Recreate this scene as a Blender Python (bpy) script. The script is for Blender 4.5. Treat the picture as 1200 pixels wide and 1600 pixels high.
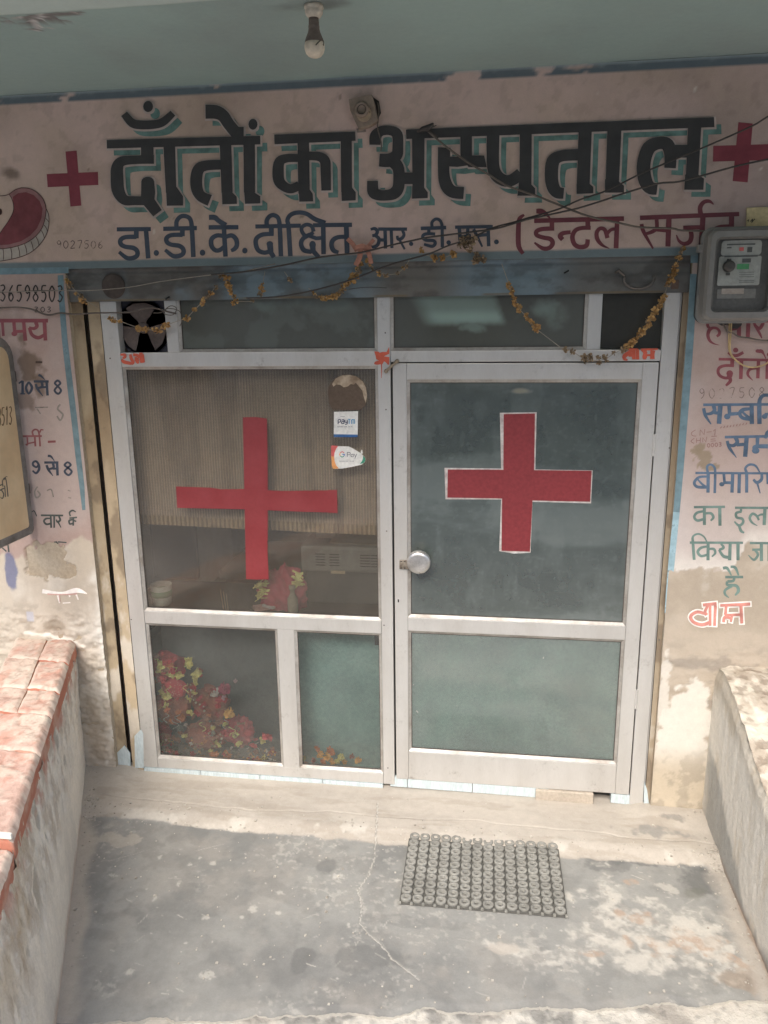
import bpy, bmesh, math, random
import numpy as np
from mathutils import Vector, Matrix

# ------------------------------------------------------------------ scene, camera, light
scene = bpy.context.scene
for o in list(bpy.data.objects):
    bpy.data.objects.remove(o)
COL = scene.collection
YAW, PITCH, ROLL, FPX = -0.1450, 0.2434, -0.0126, 1240.54
CAM = Vector((0.5108, -2.9358, 1.9165))
def cam_axes():
    cy, sy, cp, sp = math.cos(YAW), math.sin(YAW), math.cos(PITCH), math.sin(PITCH)
    f = Vector((sy*cp, cy*cp, -sp)); r = Vector((cy, -sy, 0)); u = r.cross(f)
    cr, sr = math.cos(ROLL), math.sin(ROLL)
    return cr*r+sr*u, -sr*r+cr*u, f
AR, AU, AF = cam_axes()
cd = bpy.data.cameras.new('camera'); cam = bpy.data.objects.new('camera', cd); COL.objects.link(cam)
cam.matrix_world = Matrix(((AR.x, AU.x, -AF.x, CAM.x), (AR.y, AU.y, -AF.y, CAM.y), (AR.z, AU.z, -AF.z, CAM.z), (0, 0, 0, 1)))
cd.sensor_fit = 'VERTICAL'; cd.sensor_height = 24.0; cd.lens = FPX*24/1600
cd.clip_start = 0.05; cd.clip_end = 2000
scene.camera = cam

w = bpy.data.worlds.new('World'); scene.world = w; w.use_nodes = True
nt = w.node_tree; nt.nodes.clear()
sky = nt.nodes.new('ShaderNodeTexSky'); sky.sky_type = 'NISHITA'; sky.sun_disc = False
SUN_EL, SUN_AZ = math.radians(46), math.radians(188)
sky.sun_elevation = SUN_EL; sky.sun_rotation = SUN_AZ
sky.dust_density = 4.0; sky.air_density = 1.0; sky.ozone_density = 1.0; sky.altitude = 200
bg = nt.nodes.new('ShaderNodeBackground'); bg.inputs['Strength'].default_value = 0.15
wo = nt.nodes.new('ShaderNodeOutputWorld')
nt.links.new(sky.outputs[0], bg.inputs[0]); nt.links.new(bg.outputs[0], wo.inputs[0])
sl = bpy.data.lights.new('sun', 'SUN'); sl.energy = 1.25; sl.angle = math.radians(32); sl.color = (1.0, 0.99, 0.975)
so = bpy.data.objects.new('sun', sl); COL.objects.link(so)
sdir = Vector((math.sin(SUN_AZ)*math.cos(SUN_EL), math.cos(SUN_AZ)*math.cos(SUN_EL), math.sin(SUN_EL)))
so.rotation_euler = sdir.to_track_quat('Z', 'Y').to_euler()
scene.view_settings.view_transform = 'Standard'; scene.view_settings.look = 'None'
scene.view_settings.exposure = 1.20; scene.view_settings.gamma = 1.0
scene.view_settings.use_curve_mapping = False
scene.render.engine = 'CYCLES'
scene.cycles.max_bounces = 8; scene.cycles.transparent_max_bounces = 16

# ------------------------------------------------------------------ helpers
WALL = -0.02          # front face of the plastered wall; the door frame's face is y = 0
FLOOR = -0.04
def P(px, py, y=WALL):
    """the point of the plane at depth y that the photograph shows at (px, py)"""
    d = AF + AR*((px-600)/FPX) + AU*((800-py)/FPX)
    return CAM + d*((y-CAM.y)/d.y)
def PZ(px, py, z=FLOOR):
    d = AF + AR*((px-600)/FPX) + AU*((800-py)/FPX)
    return CAM + d*((z-CAM.z)/d.z)

def tag(o, label=None, cat=None, group=None, kind=None):
    if label: o['label'] = label
    if cat: o['category'] = cat
    if group: o['group'] = group
    if kind: o['kind'] = kind
    return o
def thing(name, label, cat, loc=(0, 0, 0), rz=0.0, group=None):
    o = bpy.data.objects.new(name, None); COL.objects.link(o); o.empty_display_size = 0.05
    o.location = loc; o.rotation_euler = (0, 0, rz)
    return tag(o, label, cat, group)
def link(name, me, parent=None, world=True):
    """link a mesh; its coordinates are world ones, so undo the parent's placement"""
    o = bpy.data.objects.new(name, me); COL.objects.link(o)
    if parent is not None:
        o.parent = parent
        if world:
            m = Matrix.Identity(4); p = parent; chain = []
            while p is not None:
                chain.append(p); p = p.parent
            for q in reversed(chain):
                m = m @ (q.matrix_parent_inverse @ Matrix.LocRotScale(q.location, q.rotation_euler, q.scale))
            o.matrix_parent_inverse = m.inverted()
    return o

class MB:
    def __init__(s): s.v = []; s.f = []; s.smooth = False
    def quad(s, a, b, c, d):
        n = len(s.v); s.v += [tuple(a), tuple(b), tuple(c), tuple(d)]; s.f.append((n, n+1, n+2, n+3)); return s
    def poly(s, pts):
        n = len(s.v); s.v += [tuple(p) for p in pts]; s.f.append(tuple(range(n, n+len(pts)))); return s
    def box(s, x0, x1, y0, y1, z0, z1, b=0.0, M=None):
        if b <= 0:
            vs = [(x, y, z) for x in (x0, x1) for y in (y0, y1) for z in (z0, z1)]
            fs = [(0, 1, 3, 2), (4, 6, 7, 5), (0, 4, 5, 1), (2, 3, 7, 6), (0, 2, 6, 4), (1, 5, 7, 3)]
        else:
            bm = bmesh.new(); bmesh.ops.create_cube(bm, size=1)
            for v in bm.verts:
                v.co = ((x0+x1)/2+v.co.x*(x1-x0), (y0+y1)/2+v.co.y*(y1-y0), (z0+z1)/2+v.co.z*(z1-z0))
            b = min(b, abs(x1-x0)*.45, abs(y1-y0)*.45, abs(z1-z0)*.45)
            bmesh.ops.bevel(bm, geom=bm.edges[:], offset=b, segments=2, affect='EDGES', profile=.6)
            bm.verts.index_update()
            vs = [tuple(v.co) for v in bm.verts]; fs = [tuple(v.index for v in f.verts) for f in bm.faces]; bm.free()
        n = len(s.v)
        if M is not None: vs = [tuple(M @ Vector(v)) for v in vs]
        s.v += vs; s.f += [tuple(i+n for i in f) for f in fs]; return s
    def tube(s, pts, r, n=6, cap=True):
        pts = [Vector(p) for p in pts]; rings = []
        rr = r if isinstance(r, (list, tuple)) else [r]*len(pts)
        base = len(s.v); up = Vector((0, 0, 1)); side = None
        for i, p in enumerate(pts):
            t = (pts[min(i+1, len(pts)-1)]-pts[max(i-1, 0)])
            t = t.normalized() if t.length > 1e-9 else Vector((1, 0, 0))
            if side is None:
                side = t.cross(up if abs(t.z) < .9 else Vector((1, 0, 0))).normalized()
            side = (side - t*side.dot(t)).normalized(); b = t.cross(side)
            for k in range(n):
                a = 2*math.pi*k/n
                s.v.append(tuple(p + (side*math.cos(a)+b*math.sin(a))*rr[i]))
        for i in range(len(pts)-1):
            for k in range(n):
                a = base+i*n+k; c = base+i*n+(k+1) % n
                s.f.append((a, c, c+n, a+n))
        if cap:
            s.f.append(tuple(base+k for k in range(n))[::-1]); s.f.append(tuple(base+(len(pts)-1)*n+k for k in range(n)))
        return s
    def lathe(s, prof, c=(0, 0, 0), axis='z', n=20, M=None):
        """prof: (radius, height) pairs"""
        base = len(s.v)
        for r, h in prof:
            for k in range(n):
                a = 2*math.pi*k/n; q = (r*math.cos(a), r*math.sin(a))
                v = {'z': (q[0], q[1], h), 'y': (q[0], h, q[1]), 'x': (h, q[0], q[1])}[axis]
                v = Vector(v)
                if M is not None: v = M @ v
                s.v.append(tuple(v+Vector(c)))
        for i in range(len(prof)-1):
            for k in range(n):
                a = base+i*n+k; b = base+i*n+(k+1) % n
                s.f.append((a, b, b+n, a+n))
        if prof[0][0] > 1e-6: s.f.append(tuple(base+k for k in range(n))[::-1])
        if prof[-1][0] > 1e-6: s.f.append(tuple(base+(len(prof)-1)*n+k for k in range(n)))
        return s
    def prism(s, pts, off):
        """pts: closed outline (Vectors), extruded by off"""
        n = len(pts); b = len(s.v); off = Vector(off)
        s.v += [tuple(p) for p in pts] + [tuple(Vector(p)+off) for p in pts]
        s.f.append(tuple(range(b, b+n))); s.f.append(tuple(range(b+2*n-1, b+n-1, -1)))
        for k in range(n): s.f.append((b+k, b+(k+1) % n, b+n+(k+1) % n, b+n+k))
        return s
    def mesh(s, name, mat, smooth=False, fix=True):
        me = bpy.data.meshes.new(name); me.from_pydata(s.v, [], s.f)
        if fix:
            bm = bmesh.new(); bm.from_mesh(me); bmesh.ops.recalc_face_normals(bm, faces=bm.faces); bm.to_mesh(me); bm.free()
        me.materials.append(mat)
        if smooth:
            me.polygons.foreach_set('use_smooth', [True]*len(me.polygons))
        me.update(); return me
    def obj(s, name, mat, parent=None, smooth=False, fix=True):
        return link(name, s.mesh(name, mat, smooth, fix), parent)

# numpy value noise
_rs = np.random.RandomState(7); _T = _rs.rand(256, 256)
def vnoise(x, y, seed=0):
    x = np.asarray(x, float)+seed*17.31; y = np.asarray(y, float)+seed*9.73
    xi = np.floor(x).astype(int); yi = np.floor(y).astype(int); fx = x-xi; fy = y-yi
    fx = fx*fx*(3-2*fx); fy = fy*fy*(3-2*fy)
    a = _T[xi & 255, yi & 255]; b = _T[(xi+1) & 255, yi & 255]; c = _T[xi & 255, (yi+1) & 255]; d = _T[(xi+1) & 255, (yi+1) & 255]
    return (a*(1-fx)+b*fx)*(1-fy)+(c*(1-fx)+d*fx)*fy
def fbm(x, y, f=1.0, o=5, seed=0, g=.55):
    s = 0; a = 1; t = 0
    for i in range(o):
        s = s+a*vnoise(x*f, y*f, seed+i*3); t += a; a *= g; f *= 2.03
    return s/t
def sm(a, b, x):
    t = np.clip((x-a)/(b-a), 0, 1); return t*t*(3-2*t)
def blob(u, v, cx, cy, rx, ry, seed=0, k=.8, soft=.25, f=18):
    d = np.sqrt(((u-cx)/rx)**2+((v-cy)/ry)**2)+(fbm(u, v, f, 5, seed)-.5)*k*2
    return sm(1, 1-soft, d)
def dline(u, v, pts):
    best = np.full(np.shape(u), 9.0)
    for (ax, ay), (bx, by) in zip(pts[:-1], pts[1:]):
        dx, dy = bx-ax, by-ay; L = dx*dx+dy*dy+1e-12
        t = np.clip(((u-ax)*dx+(v-ay)*dy)/L, 0, 1)
        best = np.minimum(best, np.hypot(u-(ax+t*dx), v-(ay+t*dy)))
    return best
def mixc(C, col, m):
    m = np.asarray(m)[..., None]; return C*(1-m)+np.array(col)*m
def grid_mesh(name, X, Y, Z, C, mat, parent=None, keep=None, alpha=None):
    n, m = X.shape
    me = bpy.data.meshes.new(name)
    co = np.stack([X, Y, Z], -1).reshape(-1, 3).astype(np.float32)
    idx = np.arange(n*m).reshape(n, m)
    q = np.stack([idx[:-1, :-1], idx[1:, :-1], idx[1:, 1:], idx[:-1, 1:]], -1).reshape(-1, 4)
    if keep is not None:
        k = (keep[:-1, :-1] & keep[1:, :-1] & keep[1:, 1:] & keep[:-1, 1:]).reshape(-1); q = q[k]
    me.vertices.add(n*m); me.vertices.foreach_set('co', co.reshape(-1))
    me.loops.add(q.size); me.loops.foreach_set('vertex_index', q.reshape(-1).astype(np.int32))
    me.polygons.add(len(q)); me.polygons.foreach_set('loop_start', (np.arange(len(q))*4).astype(np.int32))
    me.update(calc_edges=True); me.validate()
    me.polygons.foreach_set('use_smooth', [True]*len(me.polygons))
    if C is not None:
        a = me.color_attributes.new('Col', 'FLOAT_COLOR', 'POINT')
        A = np.ones((n*m, 4), np.float32); A[:, :3] = np.clip(C.reshape(-1, 3), 0, 1)
        if alpha is not None: A[:, 3] = alpha.reshape(-1)
        a.data.foreach_set('color', A.reshape(-1))
    me.materials.append(mat)
    return link(name, me, parent)

# ------------------------------------------------------------------ materials
def sr(r, g, b):
    f = lambda c: (c/255/12.92) if c/255 <= .04045 else ((c/255+.055)/1.055)**2.4
    v = (f(r), f(g), f(b)); l = .3*v[0]+.55*v[1]+.15*v[2]
    return tuple(l+(c-l)*.80 for c in v)
def base_nodes(name):
    m = bpy.data.materials.new(name); m.use_nodes = True; t = m.node_tree
    return m, t, t.nodes['Principled BSDF'], t.nodes['Material Output']
def noise(t, scale, detail=5, vec=None, rough=.55):
    n = t.nodes.new('ShaderNodeTexNoise'); n.inputs['Scale'].default_value = scale; n.inputs['Detail'].default_value = detail
    n.inputs['Roughness'].default_value = rough
    if vec: t.links.new(vec, n.inputs['Vector'])
    return n
def ramp(t, fac, a, b, ca=(0, 0, 0), cb=(1, 1, 1)):
    r = t.nodes.new('ShaderNodeMapRange'); r.inputs[1].default_value = a; r.inputs[2].default_value = b
    t.links.new(fac, r.inputs[0]); return r.outputs[0]
def mixn(t, fac, a, b, mode='MIX'):
    n = t.nodes.new('ShaderNodeMix'); n.data_type = 'RGBA'; n.blend_type = mode
    for s, v in ((0, fac), (6, a), (7, b)):
        if isinstance(v, bpy.types.NodeSocket): t.links.new(v, n.inputs[s])
        elif isinstance(v, (tuple, list)): n.inputs[s].default_value = tuple(v[:3])+(1,)
        else: n.inputs[s].default_value = v
    return n.outputs[2]
def bump(t, b, h, strength, dist=.002):
    n = t.nodes.new('ShaderNodeBump'); n.inputs['Strength'].default_value = strength; n.inputs['Distance'].default_value = dist
    t.links.new(h, n.inputs['Height']); t.links.new(n.outputs[0], b.inputs['Normal'])
_mc = {}
def pm(name, c, rough=.7, metal=0.0, c2=None, vs=7.0, amt=.5, fs=90.0, fine=.12, bp=.25, bd=.001, spec=.35, stretch=None, sheen=0):
    if name in _mc: return _mc[name]
    m, t, b, o = base_nodes(name)
    g = t.nodes.new('ShaderNodeNewGeometry'); v = g.outputs['Position']
    if stretch:
        mp = t.nodes.new('ShaderNodeMapping'); mp.inputs['Scale'].default_value = stretch
        t.links.new(v, mp.inputs[0]); v = mp.outputs[0]
    n1 = noise(t, vs, 6, v); n2 = noise(t, fs, 4, v)
    c2 = c2 or tuple(x*.72 for x in c)
    f1 = ramp(t, n1.outputs[0], .38, .68)
    f1m = t.nodes.new('ShaderNodeMath'); f1m.operation = 'MULTIPLY'; f1m.inputs[1].default_value = amt; t.links.new(f1, f1m.inputs[0])
    col = mixn(t, f1m.outputs[0], c, c2)
    f2 = ramp(t, n2.outputs[0], .3, .7)
    mr = t.nodes.new('ShaderNodeMapRange'); mr.inputs[3].default_value = 1-fine; mr.inputs[4].default_value = 1+fine
    mr.inputs[1].default_value = .3; mr.inputs[2].default_value = .7; t.links.new(n2.outputs[0], mr.inputs[0])
    hsv = t.nodes.new('ShaderNodeHueSaturation'); t.links.new(mr.outputs[0], hsv.inputs['Value']); t.links.new(col, hsv.inputs['Color'])
    t.links.new(hsv.outputs[0], b.inputs['Base Color'])
    rr = t.nodes.new('ShaderNodeMapRange'); rr.inputs[3].default_value = max(.03, rough-.12); rr.inputs[4].default_value = min(1, rough+.12)
    t.links.new(n1.outputs[0], rr.inputs[0]); t.links.new(rr.outputs[0], b.inputs['Roughness'])
    b.inputs['Metallic'].default_value = metal; b.inputs['Specular IOR Level'].default_value = spec
    if bp: bump(t, b, n2.outputs[0], bp, bd)
    _mc[name] = m; return m
def vcm(name, rough=.85, fs=160, fine=.1, bp=.5, bd=.002, spec=.2, mid=40):
    m, t, b, o = base_nodes(name)
    a = t.nodes.new('ShaderNodeVertexColor'); a.layer_name = 'Col'
    g = t.nodes.new('ShaderNodeNewGeometry'); n2 = noise(t, fs, 5, g.outputs['Position'], .65); n3 = noise(t, mid, 5, g.outputs['Position'])
    add = t.nodes.new('ShaderNodeMath'); add.operation = 'ADD'; t.links.new(n2.outputs[0], add.inputs[0]); t.links.new(n3.outputs[0], add.inputs[1])
    mr = t.nodes.new('ShaderNodeMapRange'); mr.inputs[1].default_value = .6; mr.inputs[2].default_value = 1.4
    mr.inputs[3].default_value = 1-fine; mr.inputs[4].default_value = 1+fine; t.links.new(add.outputs[0], mr.inputs[0])
    hsv = t.nodes.new('ShaderNodeHueSaturation'); t.links.new(mr.outputs[0], hsv.inputs['Value']); t.links.new(a.outputs[0], hsv.inputs['Color'])
    t.links.new(hsv.outputs[0], b.inputs['Base Color'])
    b.inputs['Roughness'].default_value = rough; b.inputs['Specular IOR Level'].default_value = spec
    bump(t, b, add.outputs[0], bp, bd); return m
def paint(name, c, wear=0.0, rough=.6, var=.18, scale=22):
    """brush paint: slightly uneven, worn through where a noise says so"""
    m, t, b, o = base_nodes(name)
    g = t.nodes.new('ShaderNodeNewGeometry'); n1 = noise(t, scale, 6, g.outputs['Position']); n2 = noise(t, 110, 4, g.outputs['Position'], .7)
    mr = t.nodes.new('ShaderNodeMapRange'); mr.inputs[1].default_value = .3; mr.inputs[2].default_value = .7
    mr.inputs[3].default_value = 1-var; mr.inputs[4].default_value = 1+var*1.4; t.links.new(n1.outputs[0], mr.inputs[0])
    hsv = t.nodes.new('ShaderNodeHueSaturation'); hsv.inputs['Color'].default_value = c+(1,); t.links.new(mr.outputs[0], hsv.inputs['Value'])
    t.links.new(hsv.outputs[0], b.inputs['Base Color']); b.inputs['Roughness'].default_value = rough; b.inputs['Specular IOR Level'].default_value = .25
    if wear > 0:
        ad = t.nodes.new('ShaderNodeMath'); ad.operation = 'ADD'; t.links.new(n1.outputs[0], ad.inputs[0]); t.links.new(n2.outputs[0], ad.inputs[1])
        al = t.nodes.new('ShaderNodeMapRange'); th = 1.45-wear*.55
        al.inputs[1].default_value = th-.12; al.inputs[2].default_value = th+.12; al.inputs[3].default_value = 1.0; al.inputs[4].default_value = max(0, .75-wear)
        t.links.new(ad.outputs[0], al.inputs[0]); t.links.new(al.outputs[0], b.inputs['Alpha'])
    return m
def glassm(name, dust, dcol, tint=(1, 1, 1), refl=1.0, rough=.04, vcol=False, streak=False):
    m, t, b, o = base_nodes(name); t.nodes.remove(b)
    tr = t.nodes.new('ShaderNodeBsdfTransparent'); tr.inputs[0].default_value = tint+(1,)
    df = t.nodes.new('ShaderNodeBsdfDiffuse'); df.inputs[0].default_value = dcol+(1,)
    g = t.nodes.new('ShaderNodeNewGeometry'); n1 = noise(t, 5, 6, g.outputs['Position']); n2 = noise(t, 55, 5, g.outputs['Position'])
    ad = t.nodes.new('ShaderNodeMath'); ad.operation = 'MULTIPLY_ADD'; ad.inputs[1].default_value = .35
    t.links.new(n2.outputs[0], ad.inputs[0]); t.links.new(n1.outputs[0], ad.inputs[2])
    mr = t.nodes.new('ShaderNodeMapRange'); mr.inputs[1].default_value = .35; mr.inputs[2].default_value = .95
    mr.inputs[3].default_value = dust*(.62 if dust < .5 else .9); mr.inputs[4].default_value = min(1, dust*1.35+.03); t.links.new(ad.outputs[0], mr.inputs[0])
    fac = mr.outputs[0]
    if vcol:
        a = t.nodes.new('ShaderNodeVertexColor'); a.layer_name = 'Col'
        mx = t.nodes.new('ShaderNodeMath'); mx.operation = 'ADD'; mx.use_clamp = True
        t.links.new(fac, mx.inputs[0]); t.links.new(a.outputs['Alpha'], mx.inputs[1]); fac = mx.outputs[0]
        mc = mixn(t, a.outputs['Alpha'], dcol, a.outputs[0]); t.links.new(mc, df.inputs[0])
    m1 = t.nodes.new('ShaderNodeMixShader'); t.links.new(fac, m1.inputs[0]); t.links.new(tr.outputs[0], m1.inputs[1]); t.links.new(df.outputs[0], m1.inputs[2])
    gl = t.nodes.new('ShaderNodeBsdfGlossy'); gl.inputs['Roughness'].default_value = rough
    fr = t.nodes.new('ShaderNodeFresnel'); fr.inputs[0].default_value = 1.5
    mm = t.nodes.new('ShaderNodeMath'); mm.operation = 'MULTIPLY'; mm.inputs[1].default_value = refl; t.links.new(fr.outputs[0], mm.inputs[0])
    m2 = t.nodes.new('ShaderNodeMixShader'); t.links.new(mm.outputs[0], m2.inputs[0]); t.links.new(m1.outputs[0], m2.inputs[1]); t.links.new(gl.outputs[0], m2.inputs[2])
    t.links.new(m2.outputs[0], o.inputs[0]); return m

# ------------------------------------------------------------------ strokes (sign painting)
def cr(pts, k=5):
    """Catmull-Rom through (x, y, w)"""
    if len(pts) < 3: return pts
    out = []; n = len(pts)
    for i in range(n-1):
        p0 = pts[max(i-1, 0)]; p1 = pts[i]; p2 = pts[i+1]; p3 = pts[min(i+2, n-1)]
        for j in range(k):
            t = j/k
            out.append(tuple(.5*(2*b+(c-a)*t+(2*a-5*b+4*c-d)*t*t+(3*b-a-3*c+d)*t**3) for a, b, c, d in zip(p0, p1, p2, p3)))
    out.append(pts[-1]); return out
class Ink:
    """collects brush strokes given in photo pixels and lays them on a plane of the place"""
    def __init__(s, ox=0, oy=0, sc=1.0, to=None):
        s.ox, s.oy, s.sc = ox, oy, sc; s.polys = []; s.wf = 1.0
    def at(s, ox, oy, sc): s.ox, s.oy, s.sc = ox, oy, sc; return s
    def _t(s, x, y): return (s.ox+x/s.sc, s.oy+y/s.sc)
    def poly(s, pts): s.polys.append(('F', [s._t(*p) for p in pts])); return s
    def dot(s, x, y, rx, ry=None, n=14):
        ry = ry or rx
        return s.poly([(x+rx*math.cos(2*math.pi*k/n), y+ry*math.sin(2*math.pi*k/n)) for k in range(n)])
    def line(s, pts, w=None, smooth=False, cap=False):
        q = [(p[0], p[1], p[2] if len(p) > 2 else w) for p in pts]
        if smooth: q = cr(q)
        L = []; R_ = []
        for i, (x, y, ww) in enumerate(q):
            x, y = s._t(x, y); ww = ww*s.wf/s.sc
            a = s._t(*q[max(i-1, 0)][:2]); b = s._t(*q[min(i+1, len(q)-1)][:2])
            def nrm(u, v):
                d = (v[0]-u[0], v[1]-u[1]); l = math.hypot(*d) or 1; return (-d[1]/l, d[0]/l)
            if 0 < i < len(q)-1:
                n1 = nrm(a, (x, y)); n2 = nrm((x, y), b); nx, ny = n1[0]+n2[0], n1[1]+n2[1]; l = math.hypot(nx, ny) or 1
                nx, ny = nx/l, ny/l; c = max(.55, nx*n1[0]+ny*n1[1]); h = ww/2/c
            else:
                nx, ny = nrm(a, b); h = ww/2
            L.append((x+nx*h, y+ny*h)); R_.append((x-nx*h, y-ny*h))
        s.polys.append(('S', L, R_))
        if cap:
            for k in (0, -1):
                x, y, ww = q[k]; s.dot(x, y, ww/2*.98, n=12)
        return s
    def S(s, *pts, w=None, cap=False): return s.line(pts, w, True, cap)
    def L(s, *pts, w=None): return s.line(pts, w, False)
    def build(s, name, mat, parent, y=WALL, lift=.0008, dx=0, dy=0, grow=0, fn=None, step=.00004):
        mb = MB(); fn = fn or (lambda px, py, yy: P(px, py, yy))
        for i, pl in enumerate(s.polys):
            yy = y-lift-i*step
            if pl[0] == 'F':
                pts = pl[1]
                if grow:
                    cx = sum(p[0] for p in pts)/len(pts); cy = sum(p[1] for p in pts)/len(pts)
                    pts = [(p[0]+grow*(1 if p[0] > cx else -1), p[1]+grow*(1 if p[1] > cy else -1)) for p in pts]
                mb.poly([fn(p[0]+dx, p[1]+dy, yy) for p in pts])
            else:
                L, R_ = pl[1], pl[2]
                if grow:
                    L2 = []; R2 = []; n = len(L)
                    for k, (a, b) in enumerate(zip(L, R_)):
                        d = (a[0]-b[0], a[1]-b[1]); l = math.hypot(*d) or 1; ux, uy = d[0]/l*grow, d[1]/l*grow
                        ex = ey = 0
                        if k in (0, n-1):
                            j = 1 if k == 0 else n-2
                            mx, my = (L[k][0]+R_[k][0])/2-(L[j][0]+R_[j][0])/2, (L[k][1]+R_[k][1])/2-(L[j][1]+R_[j][1])/2
                            l2 = math.hypot(mx, my) or 1; ex, ey = mx/l2*grow, my/l2*grow
                        L2.append((a[0]+ux+ex, a[1]+uy+ey)); R2.append((b[0]-ux+ex, b[1]-uy+ey))
                    L, R_ = L2, R2
                for k in range(len(L)-1):
                    mb.quad(fn(L[k][0]+dx, L[k][1]+dy, yy), fn(L[k+1][0]+dx, L[k+1][1]+dy, yy), fn(R_[k+1][0]+dx, R_[k+1][1]+dy, yy), fn(R_[k][0]+dx, R_[k][1]+dy, yy))
        return mb.obj(name, mat, parent, fix=False)
DIG = {'0': [[(.5, 0), (.1, .3), (.1, .7), (.5, 1), (.9, .7), (.9, .3), (.5, 0)]], '1': [[(.3, .15), (.6, 0), (.55, 1)]],
       '2': [[(.1, .2), (.5, 0), (.85, .25), (.5, .65), (.1, 1), (.95, .95)]], '3': [[(.1, .05), (.6, 0), (.8, .2), (.4, .45), (.85, .7), (.5, 1), (.1, .9)]],
       '5': [[(.9, .0), (.25, .03), (.2, .4), (.65, .42), (.85, .7), (.5, 1), (.1, .92)]], '6': [[(.75, 0), (.25, .4), (.15, .8), (.5, 1), (.85, .75), (.5, .5), (.2, .7)]],
       '7': [[(.1, .05), (.9, 0), (.4, 1)]], '8': [[(.5, .48), (.15, .25), (.5, 0), (.85, .25), (.5, .48), (.1, .75), (.5, 1), (.9, .75), (.5, .48)]],
       '9': [[(.85, .3), (.5, .5), (.15, .25), (.5, 0), (.85, .25), (.8, .7), (.4, 1)]]}
def digits(ink, s, x, y, wd, h, w, gap=.25, slant=0):
    for ch in s:
        if ch in DIG:
            for st in DIG[ch]:
                ink.S(*[(x+a*wd, y+b*h) for a, b in st], w=w)
        x += wd*(1+gap); y += slant

# ------------------------------------------------------------------ the setting: floor, step, street, ceiling
M_cement = vcm('worn_cement', .82, 170, .10, .35, .0015)
M_plaster = vcm('wall_plaster', .9, 210, .07, .45, .0015, .12)
M_rawplaster = vcm('raw_plaster', .92, 120, .12, .9, .004, .12)
def Lx(y):   # base line of the left parapet's inner face
    return -1.262+(-.02-y)*.458
def Rx(y): return 1.346+(-.02-y)*.02
edge = lambda x: -1.115+.166*x
# landing: a heightfield, 4 mm cells
xs = np.arange(-1.42, 1.50, .0042); ts = np.linspace(0, 1, 300)
X = np.repeat(xs[:, None], len(ts), 1)
yf = edge(xs)+(fbm(xs, xs*0, 9, 5, 3)-.5)*.055+(fbm(xs, xs*0+5, 60, 3, 9)-.5)*.012
Y = .06+(yf[:, None]-.06)*ts[None, :]
near = sm(-.10, -.0, -np.minimum(np.abs(X+1.12)*0+(X+1.09), 1.14-X))   # 1 beside the opening, in front of the piers
ledge = sm(-.335, -.255, Y+(fbm(X, Y, 5, 3, 1)-.5)*.03)
Zf = FLOOR + ledge*(.022+.02*near*sm(-.2, -.02, Y)) + (fbm(X, Y, 3, 4, 5)-.5)*.006 + (fbm(X, Y, 30, 4, 6)-.5)*.0016
Zf = Zf-.004*sm(.004, .0, np.abs(Y-(-.20+.015*np.sin(X*3))-(fbm(X, Y, 6, 3, 8)-.5)*.05))*ledge
lip = sm(.03, 0, (Y-yf[:, None])); Zf = Zf-lip*.004
CG = np.array(sr(146, 145, 138))*1.0; CBE = np.array(sr(180, 170, 155)); CWH = np.array(sr(200, 194, 180)); CDK = np.array(sr(120, 120, 116)); CBR = np.array(sr(168, 142, 118))
N1 = fbm(X, Y, 3.2, 6, 11); N2 = fbm(X, Y, 16, 6, 12); N3 = fbm(X, Y, 60, 4, 13)
C = np.ones(X.shape+(3,))*CG
C = mixc(C, CDK, sm(.42, .66, N1)*.62); C = mixc(C, CBE*.85, sm(.52, .72, fbm(X, Y, 5, 6, 14))*.22)
C = mixc(C, CBE*.95, sm(.5, .75, N2)*.16); C = mixc(C, CDK*.85, sm(.5, .62, fbm(X, Y, 11, 6, 15))*.28); C = mixc(C, CWH*.9, sm(.56, .7, N3)*sm(.5, .6, fbm(X, Y, 4, 4, 16))*.35)
def pb(C, px, py, rx, ry, col, a=1.0, seed=0, k=.8, soft=.3, f=18):
    p = PZ(px, py); return mixc(C, col, blob(X, Y, p.x, p.y, rx, ry, seed, k, soft, f)*a)
# damp and worn patches of the right-hand side
C = pb(C, 1010, 1345, .20, .045, CDK*.8, .85, 21); C = pb(C, 1100, 1372, .13, .085, CDK*.72, .8, 22, 1.2, .6); C = pb(C, 950, 1350, .10, .05, CDK*.85, .6, 23)
C = pb(C, 1090, 1395, .05, .04, sr(112, 112, 98), .5, 24, 1.1, .7)
for (px, py, rx, ry, sd) in ((965, 1395, .07, .08, 31), (1000, 1440, .14, .12, 32), (1060, 1480, .16, .10, 33), (1010, 1500, .15, .09, 34), (940, 1475, .12, .07, 35), (870, 1495, .10, .045, 36), (800, 1482, .09, .03, 37), (1080, 1440, .10, .07, 38), (1130, 1490, .10, .08, 39), (1150, 1520, .12, .05, 40), (905, 1395, .045, .05, 41), (945, 1352, .05, .02, 42)):
    q_ = PZ(px, py); C = mixc(C, CWH*.93, blob(X, Y, q_.x, q_.y, rx, ry, sd, 1.5, .75, 22)*(.25+.75*sm(.40, .60, fbm(X, Y, 30, 6, sd+100)))*.8)
for (px, py, rx, ry, sd) in ((1000, 1432, .05, .035, 51), (1035, 1475, .12, .04, 52), (968, 1428, .025, .018, 53), (980, 1465, .03, .016, 54), (1140, 1500, .07, .05, 55), (985, 1378, .028, .02, 56), (925, 1490, .04, .014, 57), (1090, 1470, .08, .05, 58)):
    q_ = PZ(px, py); C = mixc(C, CBR*1.08, blob(X, Y, q_.x, q_.y, rx, ry, sd, 1.3, .7, 26)*(.35+.65*sm(.38, .58, fbm(X, Y, 34, 5, sd+100)))*.7)
C = pb(C, 1045, 1388, .038, .026, CWH*.9, .6, 59, 1.2, .6, 30)
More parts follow.
